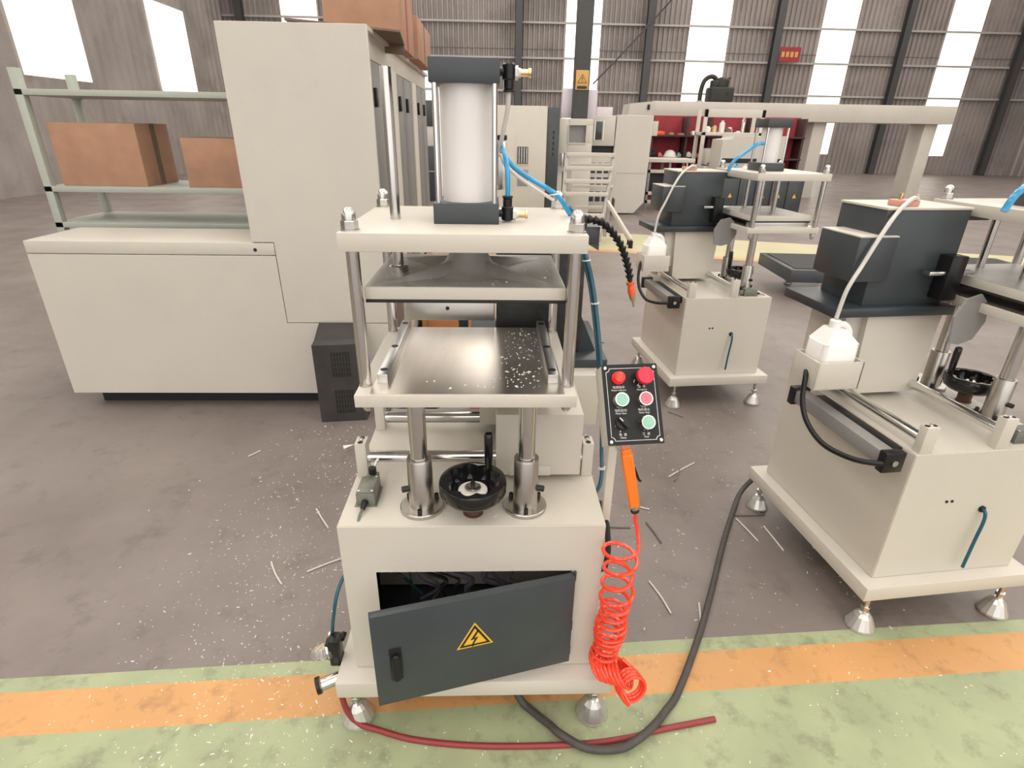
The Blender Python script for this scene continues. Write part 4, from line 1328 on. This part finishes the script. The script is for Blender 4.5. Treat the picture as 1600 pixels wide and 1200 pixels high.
# long beige beam housing with a black hydraulic unit on top
r, add = simple('beam_housing', (5.6, 14.6, 0), 'long pale beige machine beam running above the red shelving', 'machine')
add(MB().box(-1.45, 6.5, 0, .9, 1.90, 2.325, bev=.01), 'beam', PAINT2)
add(MB().raw([(-2.1, .1, 1.88), (-1.45, .0, 1.88), (-1.45, .9, 1.88), (-2.1, .9, 1.88), (-2.05, .1, 2.26), (-1.45, .0, 2.32), (-1.45, .9, 2.32), (-2.05, .9, 2.26)],
             [(0, 1, 2, 3), (4, 5, 6, 7), (0, 1, 5, 4), (1, 2, 6, 5), (2, 3, 7, 6), (3, 0, 4, 7)]), 'beam_end', PAINT2)
add(MB().box(-1.62, -1.56, -.01, .05, 2.12, 2.24, bev=.003), 'end_slot', BLACK)
for x in (2.9, 5.9):
    add(MB().box(x, x + .35, .2, .8, 0, 1.9, bev=.01), 'beam_leg', PAINT2)
r, add = simple('hydraulic_unit', (5.85, 15.0, 2.325), 'black green hydraulic unit with bent pipe on top of the beige beam', 'pump')
add(MB().box(-.22, .40, -.2, .25, 0, .36, bev=.05, seg=3), 'tank', PUMP)
add(MB().lathe([(0, 0), (.16, 0), (.17, .05), (.15, .2), (.10, .24), (0, .24)], (.10, 0, .34), (.2, 0, 1), n=20), 'motor', PUMP)
add(MB().tube([(-.42, 0, 0), (-.42, 0, .25), (-.36, 0, .5), (-.20, 0, .60), (-.06, 0, .54), (-.04, 0, .38)], .055, 12), 'bent_pipe', PUMP)
add(MB().box(-.18, .05, -.1, .1, .33, .52, bev=.03), 'valve_block', PUMP)
add(MB().cyl((.12, -.12, .50), (.30, .0, .58), .035, 10), 'lever', PUMP)
add(MB().cyl((.22, -.2, .2), (.22, -.215, .2), .03, 12), 'port', BLACK)
add(MB().cyl((-.42, 0, 0), (-.42, 0, .04), .10, 14), 'pipe_flange', PURLIN)

# pale rack in front of the booth
r, add = simple('parts_rack', (5.3, 12.3, 0), 'pale steel rack with open shelf in front of the red booth', 'rack')
for x in (-.60, .68):
    for y in (0, .45):
        add(MB().box(x, x + .08, y, y + .05, 0, 2.08, bev=.004), 'upright', PAINT2)
add(MB().box(-.60, .76, 0, .03, 1.92, 2.08, bev=.004), 'header', PAINT2)
add(MB().box(-.60, .76, 0, .5, 1.55, 1.62, bev=.004), 'shelf', PAINT2)
add(MB().box(-.60, .76, 0, .5, .50, .56, bev=.004), 'shelf', PAINT2)
for k in range(2):
    b_ = add(MB().box(-.46, -.02, -.04, .4, .58 + k * .36, .92 + k * .36, bev=.01), 'drawer', PAINT2)
    for i in range(3):
        MB().box(-.40 + i * .13, -.33 + i * .13, -.05, -.035, .60 + k * .36, .625 + k * .36, bev=.003).build('handle', BLACK, b_)
jars = ((-.42, .07, .12, CHIP, 'short off-white jar'), (-.27, .06, .14, BRASS, 'brass jar'), (-.1, .06, .24, WHITE, 'tall white bottle'), (.05, .08, .08, CARDD, 'flat dark tin'), (.38, .045, .34, ZINC, 'tall metal tube'))
for (x, rr, h, m, nm) in jars:
    o = MB().lathe([(0, 0), (rr, 0), (rr, h * .75), (rr * .5, h * .85), (rr * .5, h), (0, h)], n=16).build('jar', m)
    o.location = (5.3 + x, 12.5, 1.622)
    tag(o, '%s standing on the pale rack shelf' % nm, 'jar', 'jars on the pale rack')

# pale box housing and dark cabinets with warning triangles
r, add = simple('beige_housing', (5.35, 11.6, 0), 'stepped pale beige housing behind the rear machine at right', 'machine')
add(MB().prism([(-.42, 0), (.95, 0), (.95, 1.56), (-.20, 1.56), (-.22, 1.50), (-.42, 1.48)], 0, .65, frame((0, .65, 0), Vector((1, 0, 0)), Vector((0, 0, 1)), Vector((0, -1, 0))), bev=.006), 'housing', PAINT2)
add(MB().box(-.38, .9, -.01, .02, 1.02, 1.11), 'dark_slot', DARKGAP)
r, add = simple('switch_cabinets', (5.2, 10.5, 0), 'row of slate switch cabinets with small yellow warning triangles', 'cabinet')
for i in range(5):
    x = -.53 + i * .33
    d = add(MB().box(x, x + .315, 0, .4, .10, .82, bev=.004), 'door', SLATE)
    MB().prism([(.12, .30), (.20, .30), (.16, .38)], 0, .003, frame((x, -.0005, .12), Vector((1, 0, 0)), Vector((0, 0, 1)), Vector((0, -1, 0)))).build('warning_triangle', YELLOW, d)
add(MB().box(-.55, 1.12, .01, .42, .02, .10), 'plinth', DARKGAP)
for (x, m, nm) in ((-.25, BLUE, 'blue'), (-.08, WHITE, 'white'), (.35, YELLOW, 'yellow'), (.55, WHITE, 'pale')):
    o = MB().lathe([(0, 0), (.05, 0), (.05, .16), (.02, .19), (.02, .22), (0, .22)], n=14).build('spray_can', m)
    o.location = (5.2 + x, 10.7, .821)
    tag(o, '%s spray can standing on the slate switch cabinets' % nm, 'can', 'cans on the switch cabinets')
o = MB().box(12.03, 12.9, 25.48, 25.52, 4.38, 4.92).build('red_banner', REDTAPE)
for i in range(4):
    MB().box(12.10 + i * .19, 12.22 + i * .19, 25.465, 25.478, 4.55, 4.75).build('banner_character', SIGNY, o)
tag(o, 'red banner with yellow characters high on the far wall', 'banner')
o = MB().tube([(4.2, 25.2, 3.4), (5.4, 25.2, 4.6), (7.5, 25.2, 6.8)], .035, 6).build('stay_wire', COLUMN)
tag(o, 'dark slanting stay wire across the bright wall sheet', 'wire')

# ------------------------------------------------------------------ offcuts, chips and crumbs
OFF = [((-.828, .552), (-.745, .429), 0, 'white straight offcut strip lying left of the machine nearest the bright speckles'),
       ((-.668, .496), (-.540, .575), 0, 'long white offcut strip touching the left side of the foreground machine'),
       ((-.748, .897), (-.657, .760), 0, 'bent white offcut strip on the floor beside the machine top left edge'),
       ((-1.234, 1.351), (-1.193, 1.409), 0, 'small white offcut near the left enclosure'),
       ((.956, 1.146), (1.131, 1.277), 0, 'white offcut strip lying under a short grey piece in the aisle'),
       ((.974, 1.106), (1.039, 1.222), 1, 'short curved grey offcut crossing a white strip in the aisle'),
       ((.749, .898), (.790, .880), 0, 'short white clip piece right of the air gun'),
       ((.672, .427), (.712, .268), 0, 'white offcut strip lying right of the coiled hose'),
       ((.831, .315), (.791, .181), 0, 'thin white strip ending at the thick grey cable'),
       ((1.172, .832), (1.316, .840), 1, 'grey offcut rod beside the foot of the cut-off machine'),
       ((1.169, .809), (1.203, .657), 0, 'white strip slanting down from the grey rod near the cable'),
       ((1.272, .754), (1.286, .595), 0, 'white curved strip under the cut-off machine edge'),
       ((1.160, 1.869), (1.230, 1.792), 1, 'thin dark offcut on the floor before the rear machine'),
       ((.751, .786), (.781, .649), 1, 'thin dark wire scrap on the floor behind the coiled hose'),
       ((.545, .761), (.671, .751), 1, 'dark thin offcut seen through the coiled hose'),
       ((.93, 2.55), (1.02, 2.60), 0, 'white strip behind the control panel'),
       ((.62, 2.0), (.70, 1.93), 0, 'white strip just left of the control panel'),
       ((.86, 3.1), (.98, 3.12), 1, 'grey strip on the floor in the gap before the rear machine')]
for i, (a, b, g_, lb) in enumerate(OFF):
    a, b = Vector((*a, .004)), Vector((*b, .004))
    mid = (a + b) / 2 + Vector((-(b - a).y, (b - a).x, 0)) * random.uniform(-.05, .05)
    o = MB().tube([a, mid, b], .0035 if not g_ else .0042, 6).build('offcut_strip', OFFCUTG if g_ else OFFCUT)
    tag(o, lb, 'offcut', 'profile offcuts on the floor')
o = MB().prism([(0, 0), (.055, .012), (.012, -.035)], 0, .003).build('paper_scrap', WHITE)
o.location = (-.764, 1.461, .001)
tag(o, 'white triangular paper scrap on the floor by the rod bracket', 'paper')


def scatter(fn, count, smin, smax, flat=.4):
    vs, fs = [], []
    for _ in range(count):
        p = fn()
        if p is None:
            continue
        s = random.uniform(smin, smax) * random.choice((.6, .8, 1, 1.4))
        a = random.uniform(0, 6.28)
        l = s * random.uniform(.8, 2.2)
        ca, sa = math.cos(a), math.sin(a)
        base = len(vs)
        for (dx, dy, dz) in ((-l, -s * .5, 0), (l, -s * .4, 0), (l * .7, s * .5, 0), (-l * .8, s * .5, 0), (0, 0, s * flat * 2)):
            vs.append((p[0] + dx * ca - dy * sa, p[1] + dx * sa + dy * ca, p[2] + dz))
        fs += [(base, base + 1, base + 4), (base + 1, base + 2, base + 4), (base + 2, base + 3, base + 4), (base + 3, base, base + 4), (base + 3, base + 2, base + 1, base)]
    me = bpy.data.meshes.new('chips')
    me.from_pydata(vs, [], fs)
    me.materials.append(CHIP)
    return me


def floor_pt():
    while True:
        z = random.random()
        if z < .62:
            x, y = random.gauss(-.72, .26), random.uniform(-.4, 1.7)
            if random.random() < .3 * max(0, y - .6):
                continue
        elif z < .72:
            x, y = random.uniform(-.7, .6), random.uniform(-.5, -.05)
        else:
            x, y = random.uniform(.4, 1.6), random.uniform(-.3, 2.6)
        if -.36 < x < .39 and -.14 < y < .5:
            continue
        return (x, y, .0012)


o = link('floor_crumbs', scatter(floor_pt, 2300, .0012, .0032))
tag(o, 'scattered white plastic crumbs on the workshop floor', 'crumbs', kind='stuff')


def bed_pt():
    if random.random() < .78:
        x = random.uniform(.095, .192)
        y = random.uniform(.0, .43)
        if (x - .07 + .05 * (.43 - y)) < .03 * random.random():
            return None
    else:
        x, y = random.uniform(-.17, .18), random.uniform(-.01, .06) if random.random() < .5 else random.uniform(0, .43)
        if random.random() < .6:
            x = abs(x)
    return (x, y, 1.0354)


o = link('bed_chips', scatter(bed_pt, 190, .0009, .0026))
tag(o, 'white saw chips sprinkled on the dark side of the steel bed', 'chips', kind='stuff')


def top_pt():
    return (random.gauss(0, .09), random.uniform(.05, .37), 1.2724)


o = link('press_plate_chips', scatter(lambda: (random.uniform(-.21, .21), random.uniform(.05, .38), 1.2722), 90, .0010, .0026))
tag(o, 'white chips lying on top of the press plate', 'chips', kind='stuff')


def cab_pt():
    r_ = random.random()
    if r_ < .5:
        return (random.gauss(.0, .06), random.gauss(-.03, .04), .7024)
    return (random.uniform(-.30, .33), random.uniform(-.09, .09), .7024)


o = link('cabinet_top_chips', scatter(cab_pt, 110, .0006, .0016))
tag(o, 'fine white dust chips on the cabinet top around the handwheel', 'chips', kind='stuff')
